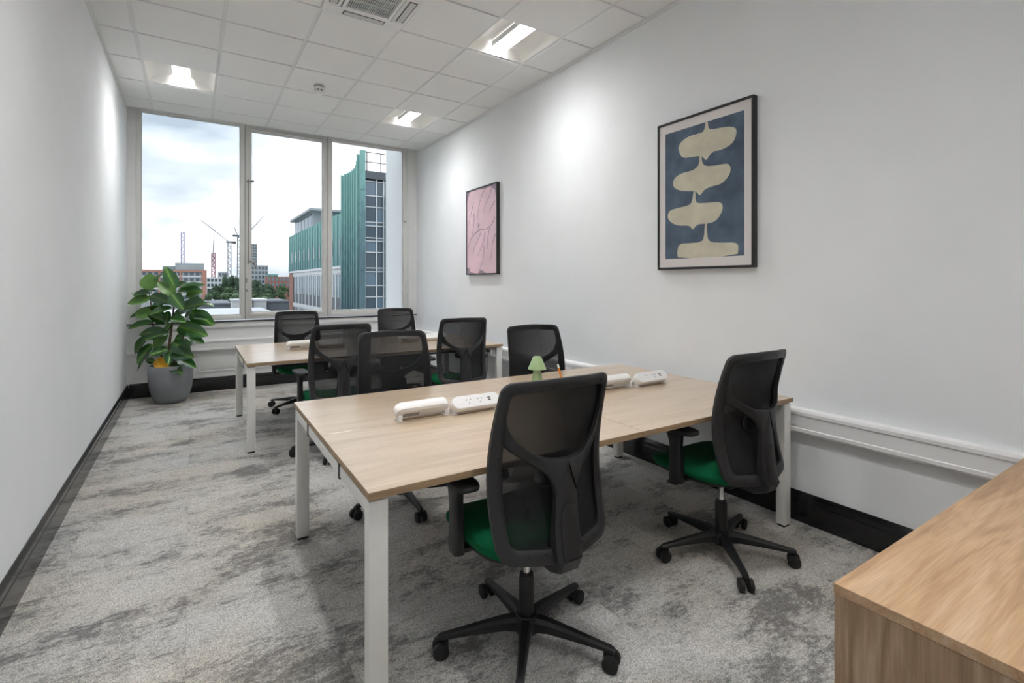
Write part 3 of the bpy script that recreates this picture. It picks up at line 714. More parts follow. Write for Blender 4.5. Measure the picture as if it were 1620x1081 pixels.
# ------------------------------------------------------------------ pictures on the right wall
def picture(label, y0, y1, z0, z1):
    t = thing('framed_print', label, 'picture', (XR, (y0+y1)/2, (z0+z1)/2))
    X = XR-.042; loc = t.location
    def P(lo, hi, name, m, bev=.0015): return G().box(Vector(lo)-loc, Vector(hi)-loc, bev, seg=1).build(name, m, t, 0)
    f = .016
    P((X, y0, z0), (XR-.001, y0+f, z1), 'frame_side', M['frame_black']); P((X, y1-f, z0), (XR-.001, y1, z1), 'frame_side', M['frame_black'])
    P((X, y0+f, z0), (XR-.001, y1-f, z0+f), 'frame_rail', M['frame_black']); P((X, y0+f, z1-f), (XR-.001, y1-f, z1), 'frame_rail', M['frame_black'])
    return t, P, X+.007
t, P, X = picture('large framed blue print with four stacked cream shapes', 1.799, 2.560, 1.476, 2.551)
P((X, 1.815, 1.492), (X+.004, 2.544, 2.535), 'mount', M['mount'], 0)
P((X-.0006, 1.866, 1.553), (X, 2.490, 2.472), 'print', M['blue'], 0)
blobs = [[(2.149,2.472),(2.129,2.472),(2.127,2.431),(2.11,2.411),(2.05,2.406),(1.973,2.397),(1.929,2.379),(1.917,2.356),(1.926,2.308),(1.954,2.277),(2.011,2.259),(2.09,2.257),(2.114,2.243),(2.144,2.209),(2.16,2.23),(2.178,2.248),(2.214,2.255),(2.271,2.26),(2.323,2.265),(2.353,2.286),(2.373,2.335),(2.369,2.365),(2.338,2.392),(2.279,2.41),(2.2,2.408),(2.158,2.412)],
[(2.197,2.256),(2.18,2.254),(2.174,2.2),(2.151,2.174),(2.076,2.162),(2.011,2.161),(1.973,2.154),(1.958,2.122),(1.967,2.084),(1.998,2.05),(2.037,2.03),(2.096,2.028),(2.144,2.019),(2.165,2.007),(2.192,1.978),(2.211,1.998),(2.228,2.016),(2.301,2.025),(2.369,2.042),(2.415,2.071),(2.423,2.11),(2.399,2.144),(2.338,2.162),(2.257,2.162),(2.214,2.178),(2.197,2.205)],
[(2.245,2.020),(2.229,2.019),(2.227,1.949),(2.214,1.929),(2.144,1.922),(2.076,1.919),(2.03,1.911),(2.015,1.883),(2.024,1.846),(2.05,1.809),(2.083,1.786),(2.144,1.781),(2.2,1.785),(2.228,1.773),(2.25,1.747),(2.268,1.769),(2.286,1.783),(2.369,1.789),(2.431,1.812),(2.466,1.848),(2.467,1.886),(2.439,1.912),(2.361,1.918),(2.286,1.923),(2.257,1.941)],
[(2.153,1.790),(2.137,1.790),(2.134,1.699),(2.127,1.669),(2.096,1.651),(2.024,1.644),(1.948,1.641),(1.911,1.631),(1.904,1.602),(1.913,1.553),(2.376,1.553),(2.384,1.593),(2.376,1.636),(2.353,1.66),(2.271,1.658),(2.192,1.658),(2.16,1.677)]]
for bl in blobs:
    pts = []
    n = len(bl)
    for i in range(n):       # one round of corner cutting
        a_, b_ = bl[i], bl[(i+1) % n]
        pts += [(a_[0]*.75+b_[0]*.25, a_[1]*.75+b_[1]*.25), (a_[0]*.25+b_[0]*.75, a_[1]*.25+b_[1]*.75)]
    G().poly([Vector((X-.0011, y, max(z, 1.553)))-t.location for y, z in pts], (.0004, 0, 0)).build('cream_shape', M['cream'], t, 0)
t, P, X = picture('smaller framed pink print with thin mauve wavy lines', 4.898, 5.658, 1.479, 2.539)
P((X, 4.914, 1.495), (X+.004, 5.642, 2.523), 'print', M['pink'], 0)
lines = [[(5.471,2.374),(5.527,2.256),(5.611,2.093)],[(5.206,2.482),(5.297,2.395),(5.363,2.237),(5.363,2.147)],[(5.015,2.514),(5.069,2.399),(5.181,2.316),(5.214,2.232)],[(4.948,2.321),(5.032,2.259),(5.081,2.216)],[(5.457,2.235),(5.457,2.092),(5.513,1.966)],[(4.948,2.139),(5.032,2.051),(5.168,2.011),(5.336,2.029)],[(5.284,1.986),(5.363,1.903),(5.457,1.818),(5.479,1.715)],[(5.181,1.99),(5.219,1.855),(5.323,1.759),(5.371,1.697)],[(5.069,2.029),(5.118,1.91),(5.118,1.773)],[(4.936,1.945),(5.02,1.829),(5.02,1.707),(5.081,1.635)],[(5.297,2.025),(5.513,1.966),(5.611,1.828),(5.625,1.735)],[(5.206,1.816),(5.219,1.653),(5.323,1.529)],[(5.363,2.108),(5.336,2.029)],[(5.31,2.09),(5.363,2.051)]]
g = G()
for ln in lines:
    # smooth the polyline, then a thin tapered flat stroke
    for _ in range(2):
        q = [ln[0]]
        for a_, b_ in zip(ln, ln[1:]): q += [(a_[0]*.75+b_[0]*.25, a_[1]*.75+b_[1]*.25), (a_[0]*.25+b_[0]*.75, a_[1]*.25+b_[1]*.75)]
        ln = q+[ln[-1]]
    n = len(ln); L_, R2 = [], []
    for i in range(n):
        p, q = ln[max(0, i-1)], ln[min(n-1, i+1)]; dy, dz = q[0]-p[0], q[1]-p[1]; l = math.hypot(dy, dz) or 1; w = .0065*(1-.75*i/(n-1))+.001
        L_.append((ln[i][0]-dz/l*w, ln[i][1]+dy/l*w)); R2.append((ln[i][0]+dz/l*w, ln[i][1]-dy/l*w))
    g.loft([[Vector((X-.0006, *a_))-t.location, Vector((X-.0006, *b_))-t.location, Vector((X-.0001, *b_))-t.location, Vector((X-.0001, *a_))-t.location] for a_, b_ in zip(L_, R2)])
for tri in ([(4.914, 2.523), (5.30, 2.523), (5.21, 2.495), (5.05, 2.51), (4.95, 2.45), (4.93, 2.36), (4.914, 2.34)], [(5.642, 2.523), (5.56, 2.523), (5.60, 2.47), (5.642, 2.40)], [(5.642, 1.495), (5.42, 1.495), (5.56, 1.515), (5.58, 1.56), (5.642, 1.575)], [(5.35, 1.495), (5.16, 1.495), (5.24, 1.53), (5.30, 1.54)]):
    g.poly([Vector((X-.0006, *p))-t.location for p in tri], (.0005, 0, 0))
g.build('mauve_lines', M['mauve'], t, 0)

# ------------------------------------------------------------------ small things on the near desk
t = thing('table_lamp', 'small sage green table lamp with conical shade on the near desk', 'lamp', (1.85, 2.59, .73))
G().lathe([(.040, 0), (.041, .004), (.034, .035), (.025, .085), (.020, .105), (.0, .106)], seg=28).build('lamp_base', M['lamp'], t)
G().lathe([(.052, .102), (.057, .100), (.058, .104), (.027, .176), (.024, .180), (.0, .181)], seg=28).build('lamp_shade', M['lamp'], t)
t = thing('pencil_pot', 'small pot behind the front chair holding an orange pencil', 'pot', (1.715, 2.160, .73))
G().lathe([(.026, 0), (.030, .004), (.031, .082), (.028, .082), (.027, .008), (0, .006)], seg=24).build('cup', M['lamp'], t)
def stick(name, label, p0, p1, r, m, tip, mt):
    p0, p1 = Vector(p0), Vector(p1)
    o = thing(name, label, 'pencil', p0); d = p1-p0
    G().tube([(0, 0, 0), d*(1-tip)], r, 6).build('shaft', m, o, 20); G().tube([d*(1-tip), d], [r*1.02, r*.9], 10).build('eraser', mt, o)
stick('pencil', 'bright orange pencil with white tip leaning beside the green lamp', (1.734, 2.152, .737), (1.691, 2.172, .932), .0052, M['orange'], .10, M['pvc'])
stick('brush', 'thin dark stick beside the orange pencil', (1.699, 2.158, .737), (1.736, 2.150, .853), .003, M['pencil_dark'], .08, M['pencil_dark'])

# sockets on the right wall trunking with a plug
t = thing('wall_socket', 'double socket on right wall trunking with black plug and cable', 'socket', (XR-.044, 5.08, .585))
G().box((-.010, -.075, -.034), (0, .075, .034), .002).build('plate', M['pvc'], t)
for y, z in ((-.03, .012), (.03, .012)):
    G().box((-.045, y-.024, z-.024), (-.009, y+.024, z+.022), .006).build('plug', M['black'], t)
G().tube([(-.03, -.03, -.01), (-.04, -.03, -.09), (-.03, -.02, -.22), (-.018, .06, -.36), (-.02, .10, -.57)], .004, 6).build('cable', M['black'], t)

# ------------------------------------------------------------------ rubber plant
PD = 5.80
pc = Vector((-.205, 7.02, 0))
t = thing('potted_rubber_plant', 'large rubber plant in a grey cement pot by the window', 'plant', pc)
G().lathe([(.132, 0), (.150, .006), (.178, .055), (.204, .15), (.218, .26), (.221, .34), (.217, .425), (.212, .432), (.201, .430), (.197, .40), (.197, .385)], seg=40, cap=True).build('pot', M['pot'], t, 50)
g = G().lathe([(.197, .380), (.17, .390), (.12, .396), (0, .398)], seg=24, cap=False); g.build('soil', M['soil'], t)
W0 = lambda x, y: (180+x/3.86, 400+y/3.86)
def pl(x, y, dd): return at_d(*W0(x, y), PD+dd)-pc
G().tube([pl(335, 715, 0), pl(330, 640, -.02), pl(345, 520, -.03), pl(358, 420, 0), pl(368, 320, .02), pl(378, 230, .03)], [.018, .016, .014, .012, .010, .006], 9).build('stem', M['stem'], t)
G().tube([pl(320, 715, .05), pl(285, 610, .08), pl(250, 500, .09), pl(235, 400, .06), pl(225, 300, .03), pl(213, 235, .02)], [.012, .011, .010, .009, .007, .005], 8).build('stem', M['stem'], t)
G().tube([pl(345, 715, .08), pl(395, 600, .16), pl(440, 470, .18), pl(460, 350, .16), pl(470, 270, .14)], [.012, .011, .010, .008, .005], 8).build('stem', M['stem'], t)
def leaf_mesh(curl, fold, wave):
    g = G(); n, m_ = 10, 6; vs = []
    for j in range(n+1):
        f = j/n; w = .5*(math.sin(PI*f**.82)**.72) if 0 < f < 1 else 0.012
        row = []
        for i in range(m_+1):
            s_ = -1+2*i/m_; z = fold*abs(s_)*w-curl*f*f+wave*math.sin(f*9+s_*2)*abs(s_)*w
            row.append(g.bm.verts.new((s_*w, f, z)))
        vs.append(row)
    for j in range(n):
        for i in range(m_): g.bm.faces.new((vs[j][i], vs[j][i+1], vs[j+1][i+1], vs[j+1][i]))
    return g.mesh('leaf', M['leaf'], 80)
LM = [leaf_mesh(.10, .18, .04), leaf_mesh(.18, .10, .06), leaf_mesh(-.04, .25, .03)]
LY = LM[0].copy(); LY.materials[0] = M['leaf_yellow']
LG = LM[0].copy(); LG.materials[0] = M['leaf_under']
# base, tip and breadth of each leaf measured on the plant, with an offset in depth
leaves = [(225,228,212,133,88,.02,'g'),(378,225,318,95,66,-.02,''),(245,175,288,128,32,.05,''),(372,202,448,182,36,.08,'g'),(395,222,548,208,26,-.03,''),(378,258,275,182,62,-.08,'g'),(385,238,535,242,40,-.10,''),
(215,237,68,238,18,0,''),(222,248,128,262,36,-.05,''),(222,280,82,302,58,-.08,'g'),(222,262,335,302,58,-.10,''),(352,248,408,325,72,-.14,''),(438,268,530,238,54,.05,'g'),(455,285,550,308,48,.0,''),(398,350,528,308,72,-.12,''),
(358,335,228,380,46,-.15,''),(238,372,132,372,66,-.05,'g'),(338,428,215,382,56,-.14,''),(333,355,318,432,38,-.10,''),(368,372,435,358,40,-.02,''),(470,368,606,440,84,-.06,'g'),(428,408,556,396,26,-.12,''),(338,405,435,428,46,-.16,''),
(210,428,72,468,44,-.02,''),(315,478,158,490,62,-.10,''),(340,488,200,522,46,-.16,''),(392,450,548,495,88,-.14,''),(352,435,305,495,52,-.05,''),(208,512,122,608,72,-.02,'g'),(238,560,130,660,82,-.10,''),(332,498,240,585,84,-.08,'g'),
(335,588,228,625,62,-.16,''),(358,545,455,605,82,-.10,''),(352,605,485,640,78,-.14,''),(225,615,128,705,42,-.06,''),(455,522,545,558,26,-.05,''),(262,650,322,714,62,-.20,'y'),(250,668,200,655,34,-.05,''),(328,682,405,728,42,-.20,''),
(398,655,488,690,38,-.14,''),(352,600,335,680,52,-.16,''),(215,325,48,402,9,.02,''),(540,308,608,330,14,.03,''),(372,525,410,520,44,-.05,''),
(430,300,500,350,60,.12,''),(300,330,220,330,60,.10,''),(400,480,470,430,70,.12,'g'),(300,560,260,480,60,.10,''),(420,560,480,540,60,.12,''),(330,260,290,330,60,.06,''),(300,420,250,350,60,.10,''),(440,400,510,330,60,.14,'')]
view = Vector((ST, CT, 0))
for x0, y0, x1, y1, w, dd, c_ in leaves:
    lp = math.hypot(x1-x0, y1-y0); S_ = PD/FPX/3.86*1.0
    b_ = pl(x0, y0, dd*.3); tt = pl(x1, y1, dd)
    dv = (tt-b_)*1.10; L_ = dv.length; yax = dv.normalized()
    tw = max(w*S_*1.15, .50*min(L_, .26)); k = min(1, w*S_/tw)
    toward = -view-yax*(-view).dot(yax); toward.normalize(); side = yax.cross(toward)
    up = side if side.z > 0 else -side
    nrm = (toward*k+up*math.sqrt(max(0, 1-k*k))*(1 if abs(up.z) > .2 else .6)).normalized()
    xax = yax.cross(nrm).normalized(); nrm = xax.cross(yax)
    me = LY if c_ == 'y' else (LG if c_ == 'g' and random.random() < .5 else random.choice(LM))
    o = link('leaf', me, t)
    Mx = Matrix((xax*tw, yax*L_, nrm*L_)).transposed().to_4x4(); Mx.translation = b_
    hx_ = max(abs(xax.x)*tw*.5, 0)
    left = min(b_.x, (b_+yax*L_).x)+pc.x-hx_*.8
    if left < XL+.012: Mx.translation = b_+Vector((XL+.012-left, 0, 0))
    o.matrix_local = Mx
    if c_ == 'y': o['label'] = 'yellow orange dying leaf'
    # petiole back towards the nearest stem
    zt = b_.z; f = max(0, min(1, (zt-.45)/1.0)); sx = -.02 if x0 > 280 else -.14
    if w > 10: pass

# ------------------------------------------------------------------ outside
GZ = -18.0
OUT = .84          # outdoor colours darkened to offset the bright sky
def mo(n, c, *a_, **k): return mat(n, tuple(v*OUT for v in c), *a_, **k)
def copper(name, zlo, zhi):
    m = bpy.data.materials.new(name); m.use_nodes = True; nt = m.node_tree; b = nt.nodes['Principled BSDF']; N = nt.nodes.new; L = nt.links.new
    tc = N('ShaderNodeTexCoord'); sp = N('ShaderNodeSeparateXYZ'); L(tc.outputs['Object'], sp.inputs[0])
    mr = N('ShaderNodeMapRange'); mr.inputs['From Min'].default_value = zlo; mr.inputs['From Max'].default_value = zhi; L(sp.outputs['Z'], mr.inputs['Value'])
    mp = N('ShaderNodeMapping'); mp.inputs['Scale'].default_value = (2.2, 2.2, .7); L(tc.outputs['Object'], mp.inputs[0])
    no = N('ShaderNodeTexNoise'); no.inputs['Scale'].default_value = 1.4; no.inputs['Detail'].default_value = 8; no.inputs['Roughness'].default_value = .75; L(mp.outputs[0], no.inputs['Vector'])
    ad = N('ShaderNodeMath'); ad.operation = 'MULTIPLY_ADD'; L(no.outputs['Fac'], ad.inputs[0]); ad.inputs[1].default_value = 1.5; ad.inputs[2].default_value = -.75
    a2 = N('ShaderNodeMath'); L(ad.outputs[0], a2.inputs[0]); L(mr.outputs[0], a2.inputs[1])
    cr = N('ShaderNodeValToRGB'); e = cr.color_ramp.elements; e[0].position = 0; e[0].color = (.075, .135, .16, 1); e[1].position = 1; e[1].color = (.21, .41, .375, 1); q = e.new(.5); q.color = (.13, .265, .262, 1)
    L(a2.outputs[0], cr.inputs[0]); L(cr.outputs[0], b.inputs['Base Color']); b.inputs['Roughness'].default_value = .6; return m
M['copper'] = copper('verdigris_copper', 17, 28)
M['copper_tower'] = copper('tower_copper', 22, 30.5)
M['copper_seam'] = copper('pale_copper_seam', 17, 27)
M['copper_dark'] = mo('weathered_copper', (.085, .21, .21), .6, noise=.35, nscale=1.1)
M['conc'] = mo('pale_render', (.72, .73, .74), .8, noise=.05, nscale=.5)
M['conc2'] = mo('grey_concrete', (.42, .44, .46), .8, noise=.08, nscale=.3)
M['brick'] = mo('red_brick_wall', (.33, .16, .125), .85, noise=.15, nscale=3)
M['orange_brick'] = mo('orange_cladding', (.50, .25, .19), .8, noise=.1, nscale=.4)
M['far_glass'] = mo('dark_window_glass', (.05, .085, .115), .12, spec=.8)
M['far_glass2'] = mo('blue_window_glass', (.12, .19, .25), .12, spec=.8)
M['spandrel'] = mo('slate_spandrel', (.10, .115, .13), .5)
M['roof_grey'] = mo('grey_roof_felt', (.17, .185, .21), .9, noise=.1, nscale=.3)
M['roof_pale'] = mo('pale_roof_membrane', (.62, .64, .66), .8, noise=.08, nscale=.2)
M['grass'] = mo('distant_ground', (.16, .19, .14), .95, noise=.3, nscale=.02)
M['roof_storey'] = mo('grey_green_roof_cladding', (.30, .36, .36), .7)
M['crane_w'] = mo('pale_crane_steel', (.34, .35, .38), .6)
M['crane_b'] = mo('blue_crane_steel', (.16, .18, .40), .6)
M['crane_r'] = mo('red_crane_steel', (.36, .07, .13), .6)
M['tree'] = mo('tree_leaves', (.062, .105, .058), .8, noise=.4, nscale=.5)
M['tree2'] = mo('lighter_tree_leaves', (.095, .155, .075), .8, noise=.4, nscale=.5)
M['bark'] = mo('bark', (.08, .06, .045), .9)
struct(G().box((-900, 12, GZ-1), (1500, 1800, GZ)).build('ground', M['grass'], ang=0))
# pier of this building beside the right window
struct(G().box((2.80, YW+.13, -3.2), (3.5, 8.38, 6)).build('wall_exterior', mo('white_exterior_render', (.86, .87, .88), .7), ang=0))

# -- copper clad building -----------------------------------------------------
BX = 12.0
t = thing('copper_building', 'green copper clad office building with glazed stair tower', 'building', (BX, 60, GZ))
lc = Vector((BX, 60, GZ))
def bb(name, lo, hi, m, parent=t, bev=0): return G().box(Vector(lo)-lc, Vector(hi)-lc, bev).build(name, m, parent, 0)
bb('building_core', (BX+.35, 48.7, GZ), (BX+14, 79, 3.0), M['conc']); bb('upper_core', (BX+.25, 48.7, 3.0), (BX+14, 79, 8.0), M['copper_dark'])
n = 20
for k in range(n):
    y0, y1 = 48.7+30.3*k/n, 48.7+30.3*(k+1)/n
    G().box(Vector((BX+.0, y0+.05, 3.0))-lc, Vector((BX+.24, y1-.05, 8.05))-lc).box(Vector((BX-.10, y1-.05, 3.0))-lc, Vector((BX+.24, y1+.05, 8.10))-lc).build('copper_panel', M['copper'], t, 0)
    if k % 2 == 0:
        bb('slot_window', (BX-.03, y0+.5, 4.1), (BX+.01, y0+.95, 5.6), M['far_glass'])
bb('copper_trim', (BX-.15, 48.7, 2.75), (BX+.3, 79, 3.0), M['conc'])
bb('brick_end', (BX-.05, 75.8, GZ), (BX+.34, 79, 2.75), M['brick'])
nb = 12
z = 2.75
for fl_ in range(4):
    zt = 2.35-4.15*fl_
    bb('floor_band', (BX-.02, 48.7, zt), (BX+.34, 75.8, zt+.42), M['conc'])
    for k in range(nb):
        y0 = 48.9+26.9*k/nb; y1 = 48.9+26.9*(k+1)/nb; ym = (y0+y1)/2
        w_ = bb('window', (BX+.05, y0+.30, zt-2.45), (BX+.36, y1-.02, zt), M['far_glass2'])
        G().box(Vector((BX+.02, ym+.05, zt-2.45))-lc, Vector((BX+.05, ym+.22, zt))-lc).box(Vector((BX+.02, y0+.30, zt-.16))-lc, Vector((BX+.05, y1-.02, zt))-lc).build('frame', M['conc'], w_, 0)
        bb('spandrel', (BX+.04, y0+.30, zt-3.73), (BX+.36, y1-.02, zt-2.45), M['spandrel'])
        if fl_ == 0: bb('pillar', (BX, y0-.0, GZ), (BX+.34, y0+.30, 2.35), M['conc'])
# penthouse
p = at(458, 375, 79)
bb('penthouse', (BX+.8, 66, 8.0), (BX+9, 79.2, 10.3), M['conc2']); bb('penthouse_roof', (BX+.2, 65, 10.3), (BX+10, 80, 10.6), M['conc2'])
for k in range(5): bb('window', (BX+.76, 67+2.4*k, 8.4), (BX+.80, 69+2.4*k, 10.1), M['far_glass2'])
# tower flank: curved copper ribs
n = 9; zt_ = [12.05, 11.9, 11.7, 11.55, 11.45, 11.4, 11.45, 11.55, 11.6, 11.65]
for k in range(n):
    y0, y1 = 42.6+6.1*k/n, 42.6+6.1*(k+1)/n
    f = (k+.5)/n; x = BX+.35*(1-(2*f-1)**2)
    zz = 11.55+1.05*max(0, 1-f*2.2)**2
    G().box(Vector((x, y0, GZ))-lc, Vector((BX+.36, y1, zz))-lc).build('copper_rib_panel', M['copper_tower'], t, 0)
    G().box(Vector((x-.16, y1-.11, GZ))-lc, Vector((x+.02, y1+.11, zz+.05))-lc).build('copper_seam', M['copper_seam'], t, 0)
for j in range(9):
    bb('copper_edge_panel', (BX-.05, 42.25, 12.6-3.4*(j+1)+.03), (BX+.36, 42.6, 12.6-3.4*j), M['copper_tower'])
bb('tower_core', (BX+1.2, 43.2, GZ), (BX+9, 48.7, 10.9), M['spandrel'])
# glazed front of the tower
gx = [BX+.40, BX+1.40, BX+2.02, BX+3.0, BX+4, BX+5]
zr = [1.38+(V0-v)*42.55/FPX for v in (286, 309, 327, 351, 357, 376, 381, 399, 424, 430, 452, 470, 496, 520, 545, 570)]
for i in range(5):
    for j in range(len(zr)-1):
        if i > 2 and j > 12: continue
        bb('glass_pane', (gx[i]+.05, 42.62, zr[j+1]+.04), (gx[i+1]-.05, 42.66, zr[j]-.04), M['far_glass'] if (i+j) % 3 else M['far_glass2'])
for x in gx: bb('mullion', (x-.05, 42.5, GZ), (x+.05, 42.68, 10.3), M['conc'])
for zz in zr: bb('transom', (gx[0], 42.52, zz-.04), (gx[-1], 42.66, zz+.04), M['conc'])
bb('tower_roof', (BX+.36, 42.3, 10.25), (BX+9, 48.7, 10.9), M['spandrel'])
for x in (BX+.55, BX+1.75, BX+3.2, BX+4.6): G().tube([Vector((x, 42.5, 10.9))-lc, Vector((x, 42.5, 12.5))-lc], .04, 6).build('railing_post', M['gasket'], t)
for zz in (11.7, 12.5): G().tube([Vector((BX+.4, 42.5, zz))-lc, Vector((BX+6, 42.5, zz))-lc], .035, 6).build('rail', M['gasket'], t)
bb('copper_fin', (BX+2.10, 41.9, GZ), (BX+2.45, 42.4, 9.0), M['copper_dark'])

# -- other buildings ----------------------------------------------------------
def block(name, label, u0, u1, v_top, Y, depth, m, rows, cols_, group=None, glassm='far_glass', band=None, bandm=None, ztop=None):
    a_ = at(u0, v_top, Y); b_ = at(u1, v_top, Y); x0, x1, zt = a_.x, b_.x, (a_.z+b_.z)/2
    o = thing(name, label, 'building', ((x0+x1)/2, Y, GZ), 0, group); l0 = o.location.copy()
    G().box(Vector((x0, Y, GZ))-l0, Vector((x1, Y+depth, zt))-l0).build('wall', M[m], o, 0)
    fh = 3.4; cw = (x1-x0)/cols_
    for r in range(rows):
        z1_ = zt-1.0-fh*r
        if bandm: G().box(Vector((x0, Y-.25, z1_-fh+.25))-l0, Vector((x1, Y, z1_-fh+1.05))-l0).build('floor_band', M[bandm], o, 0)
        for c_ in range(cols_):
            G().box(Vector((x0+cw*(c_+.18), Y-.12, z1_-2.0))-l0, Vector((x0+cw*(c_+.82), Y-.02, z1_))-l0).build('window', M[glassm], o, 0)
    return o, x0, x1, zt, l0
o, x0, x1, zt, l0 = block('apartment_block', 'long orange and white block with flat roof behind the plant', 192, 326, 427, 340, 16, 'conc2', 5, 14, bandm='conc')
G().box(Vector((x0, 339.4, zt-1.1))-l0, Vector((x1, 356, zt))-l0).build('parapet', M['orange_brick'], o, 0)
G().box(Vector((x1-2.2, 339.3, GZ))-l0, Vector((x1+.3, 356, zt))-l0).build('corner_tower', M['orange_brick'], o, 0)
for f in (.42, .67): G().box(Vector((x0+(x1-x0)*f, 339.2, GZ))-l0, Vector((x0+(x1-x0)*f+.8, 340, zt-.5))-l0).build('pilaster', M['orange_brick'], o, 0)
G().box(Vector((x0+18, 342, zt))-l0, Vector((x1-2, 354, zt+2.2))-l0).build('roof_storey', M['roof_storey'], o, 0)
G().box(Vector((x0+24, 341, zt+.0))-l0, Vector((x0+38, 354, zt+4.0))-l0).build('plant_room', M['conc2'], o, 0)
block('pale_flats', 'pale grey flats between orange block and trees', 327, 362, 439, 400, 14, 'conc', 4, 6)
block('pale_flats', 'stepped upper part of pale flats behind the trees', 346, 360, 430, 420, 14, 'conc2', 4, 3)
block('office_tower', 'slim pale tower far away, right of the window mullion', 396.5, 406.5, 386, 700, 20, 'conc2', 12, 3, glassm='spandrel')
block('office_block', 'dark blue office block in front of the slim tower', 392, 424, 420, 420, 18, 'conc2', 6, 6, glassm='far_glass')
block('brick_block', 'low red brick block with green roof box beside the copper building', 423, 470, 438, 380, 14, 'brick', 3, 8, glassm='far_glass2')
o, x0, x1, zt, l0 = block('green_box_roof', 'small green roof box above the red brick block', 424, 440, 434, 400, 10, 'copper', 1, 2, glassm='copper_dark')

# low roofs close by
def low(name, label, u0, u1, v_top, Y, depth, m, mtop, zdown=6):
    a_ = at(u0, v_top, Y); b_ = at(u1, v_top, Y); zt = (a_.z+b_.z)/2
    o = thing(name, label, 'building', ((a_.x+b_.x)/2, Y, GZ)); l0 = o.location.copy()
    G().box(Vector((a_.x, Y, GZ))-l0, Vector((b_.x, Y+depth, zt-.25))-l0).build('wall', M[m], o, 0)
    G().box(Vector((a_.x-.15, Y-.15, zt-.25))-l0, Vector((b_.x+.15, Y+depth+.15, zt))-l0).build('roof', M[mtop], o, 0)
    return o
low('flat_roof_building', 'pale flat roof just below the window', 100, 462, 511, 50, 26, 'conc', 'roof_pale')
low('roof_plant_box', 'white rooftop box left of the window mullion', 367, 399, 473.5, 82, 3, 'conc', 'conc')
low('roof_plant_box', 'white rooftop box right of the window mullion', 401, 422, 473.5, 83, 6, 'conc', 'conc')
low('grey_roof_hall', 'dark grey low hall beside the copper building', 423, 457.5, 476, 84, 12, 'roof_grey', 'roof_grey')
low('grey_roof_hall', 'low hall with grey roof behind the plant leaves', 300, 366, 480, 90, 14, 'roof_grey', 'roof_grey')

# trees: each with trunk and leafy crown
def tree(u, v0_, v1_, wpx, Y, label, m):
    top = at(u, v0_, Y); bot = at(u, v1_, Y); sc = (top.z-bot.z)/(v1_-v0_); w = wpx*sc/2; h = top.z-bot.z
    o = thing('tree', label, 'tree', (top.x, Y, GZ), 0, 'trees beyond the roofs'); zb = bot.z-GZ; zt = top.z-GZ
    G().tube([(0, 0, 0), (0, 0, zb+h*.4)], [w*.08, w*.05], 7).build('trunk', M['bark'], o)
    rnd = random.Random(int(u*10)); g = G()
    lob = [(rnd.uniform(-.45, .45), rnd.uniform(-.45, .45), rnd.uniform(.2, .8), rnd.uniform(.30, .5)) for _ in range(9)]+[(0, 0, .45, .55), (0, 0, .78, .30)]
    for k in range(900):
        lx, ly, lz, lr = rnd.choice(lob)
        d = Vector((rnd.gauss(0, 1), rnd.gauss(0, 1), rnd.gauss(0, 1))).normalized()
        p = Vector((lx*w*1.3+d.x*lr*w, ly*w*1.3+d.y*lr*w, zb+h*lz+d.z*lr*h*.45)); p.z = min(p.z, zt)
        s_ = w*rnd.uniform(.05, .11); a_ = Vector((rnd.gauss(0, 1), rnd.gauss(0, 1), rnd.gauss(0, 1))).normalized(); a_ = (a_+d*.2).normalized(); q = a_.orthogonal().normalized(); r = a_.cross(q)
        g.quad(p+q*s_, p+r*s_, p-q*s_, p-r*s_)
    for lx, ly, lz, lr in lob:
        mm = Matrix.Translation((lx*w*1.3, ly*w*1.3, zb+h*lz)) @ Matrix.Diagonal((lr*w*.9, lr*w*.9, lr*h*.42, 1))
        bmesh.ops.create_icosphere(g.bm, subdivisions=1, radius=1, matrix=mm)
    g.build('crown', M[m], o, 0)
for a_ in ((341, 450, 476, 30, 230, 'dark round tree left of tall poplars', 'tree'), (357, 434, 474, 16, 235, 'tall narrow tree left of the window mullion', 'tree'), (368, 432, 474, 18, 238, 'tallest dark tree beside the window mullion', 'tree'), (378, 437, 476, 18, 232, 'dark tree half behind the window mullion', 'tree'),
           (362, 452, 480, 36, 200, 'lighter green bushy tree in front of the poplars', 'tree2'), (405, 440, 478, 22, 225, 'dark tree just right of the window mullion', 'tree'), (428, 449, 478, 26, 240, 'round dark tree in the middle pane', 'tree'), (445, 448, 478, 22, 222, 'round tree left of the copper building', 'tree2'),
           (408, 464, 480, 40, 190, 'low light green bush in the middle pane', 'tree2'), (460, 452, 478, 18, 236, 'tree touching the copper building edge', 'tree'), (330, 463, 482, 16, 150, 'small yellow green tree beside the rubber plant', 'tree2')): tree(*a_)

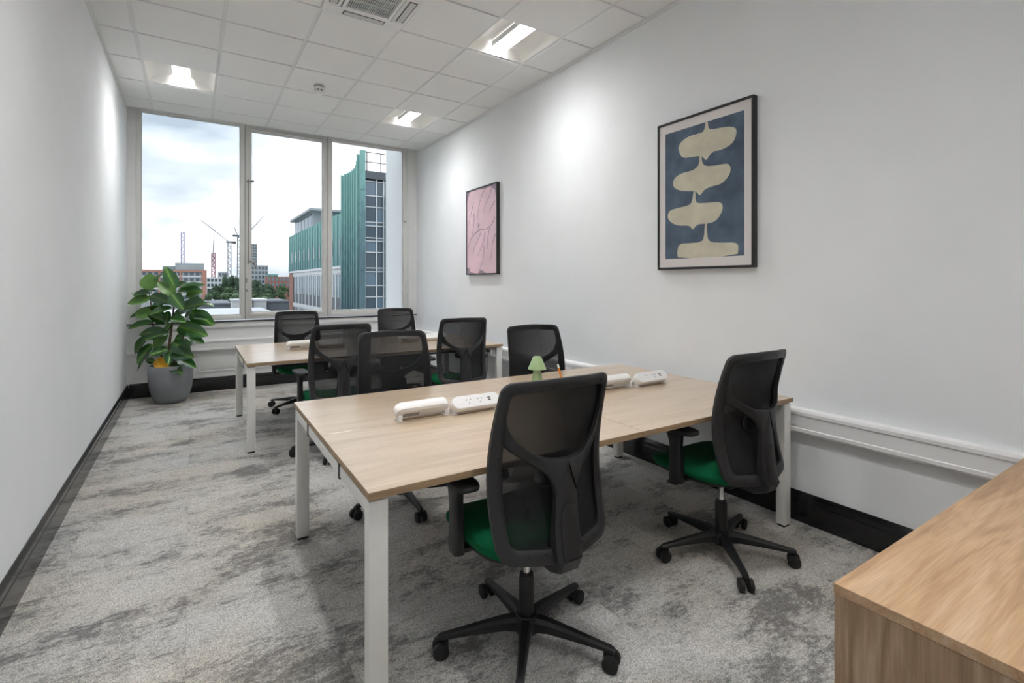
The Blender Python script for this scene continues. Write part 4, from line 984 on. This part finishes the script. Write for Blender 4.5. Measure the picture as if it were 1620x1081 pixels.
# tower cranes
def crane(u, v_top, v_bot, Y, label, m, jib=None, counter=None, wpx=3.0, platform=None):
    top = at(u, v_top, Y); S_ = (at(u, v_top, Y)-at(u, v_top+1, Y)).z; w = wpx*S_*.75
    o = thing('tower_crane', label, 'crane', (top.x, Y, GZ), 0, 'tower cranes on the skyline'); H_ = top.z-GZ
    g = G()
    for sx in (-1, 1):
        for sy in (-1, 1): g.tube([(sx*w, sy*w, 0), (sx*w, sy*w, H_)], w*.34, 4)
    nseg = 16; z0 = H_*.25
    for k in range(nseg):
        za, zb = z0+(H_-z0)*k/nseg, z0+(H_-z0)*(k+1)/nseg; s_ = 1 if k % 2 else -1
        g.tube([(-w*s_, -w, za), (w*s_, -w, zb)], w*.24, 4); g.tube([(-w*s_, w, za), (w*s_, w, zb)], w*.24, 4)
    g.build('mast', M[m], o, 0)
    def V(p): q = at(p[0], p[1], Y); return Vector((q.x-top.x, 0, q.z-GZ))
    if jib:
        a_, b_ = V(jib[0]), V(jib[1]); g = G(); d = (b_-a_); nrm = Vector((-d.z, 0, d.x)).normalized()*S_*1.0
        g.tube([a_, b_], S_*.55, 4).tube([a_+nrm*1.6, b_], S_*.45, 4)
        for k in range(10): f = k/10; g.tube([a_+d*f, a_+d*(f+.05)+nrm*1.6*(1-f)], S_*.16, 4)
        g.build('jib', M['crane_w'], o, 0)
    if platform:
        a_, b_ = V(platform[0]), V(platform[1]); G().box((a_.x, -w, a_.z-S_*1.4), (b_.x, w, a_.z+S_*1.4)).box((b_.x-S_*4, -w*1.2, b_.z-S_*3), (b_.x, w*1.2, b_.z)).tube([a_, Vector((0, 0, a_.z+S_*6))], S_*.3, 4).build('counter_jib', M['spandrel'], o, 0)
    return o
crane(289, 367, 423, 480, 'blue mast of crane above the orange block', 'crane_b', wpx=2.6)
c_ = crane(337.5, 400, 440, 470, 'reddish crane mast right of the orange block', 'crane_r', wpx=3.0, jib=((337.5, 424), (338.5, 367)))
crane(363, 382, 440, 460, 'pale crane with long jib rising to the left', 'crane_w', jib=((361, 381), (318, 348.5)), platform=((358, 383), (373, 383)))
crane(378, 373, 440, 455, 'pale crane touching the window mullion', 'crane_w', jib=((376, 372), (371, 360)), platform=((368, 373), (380, 373)))
crane(392, 372, 440, 500, 'pale crane with jib rising to the right behind mullion', 'crane_w', jib=((392, 371), (417, 342)))
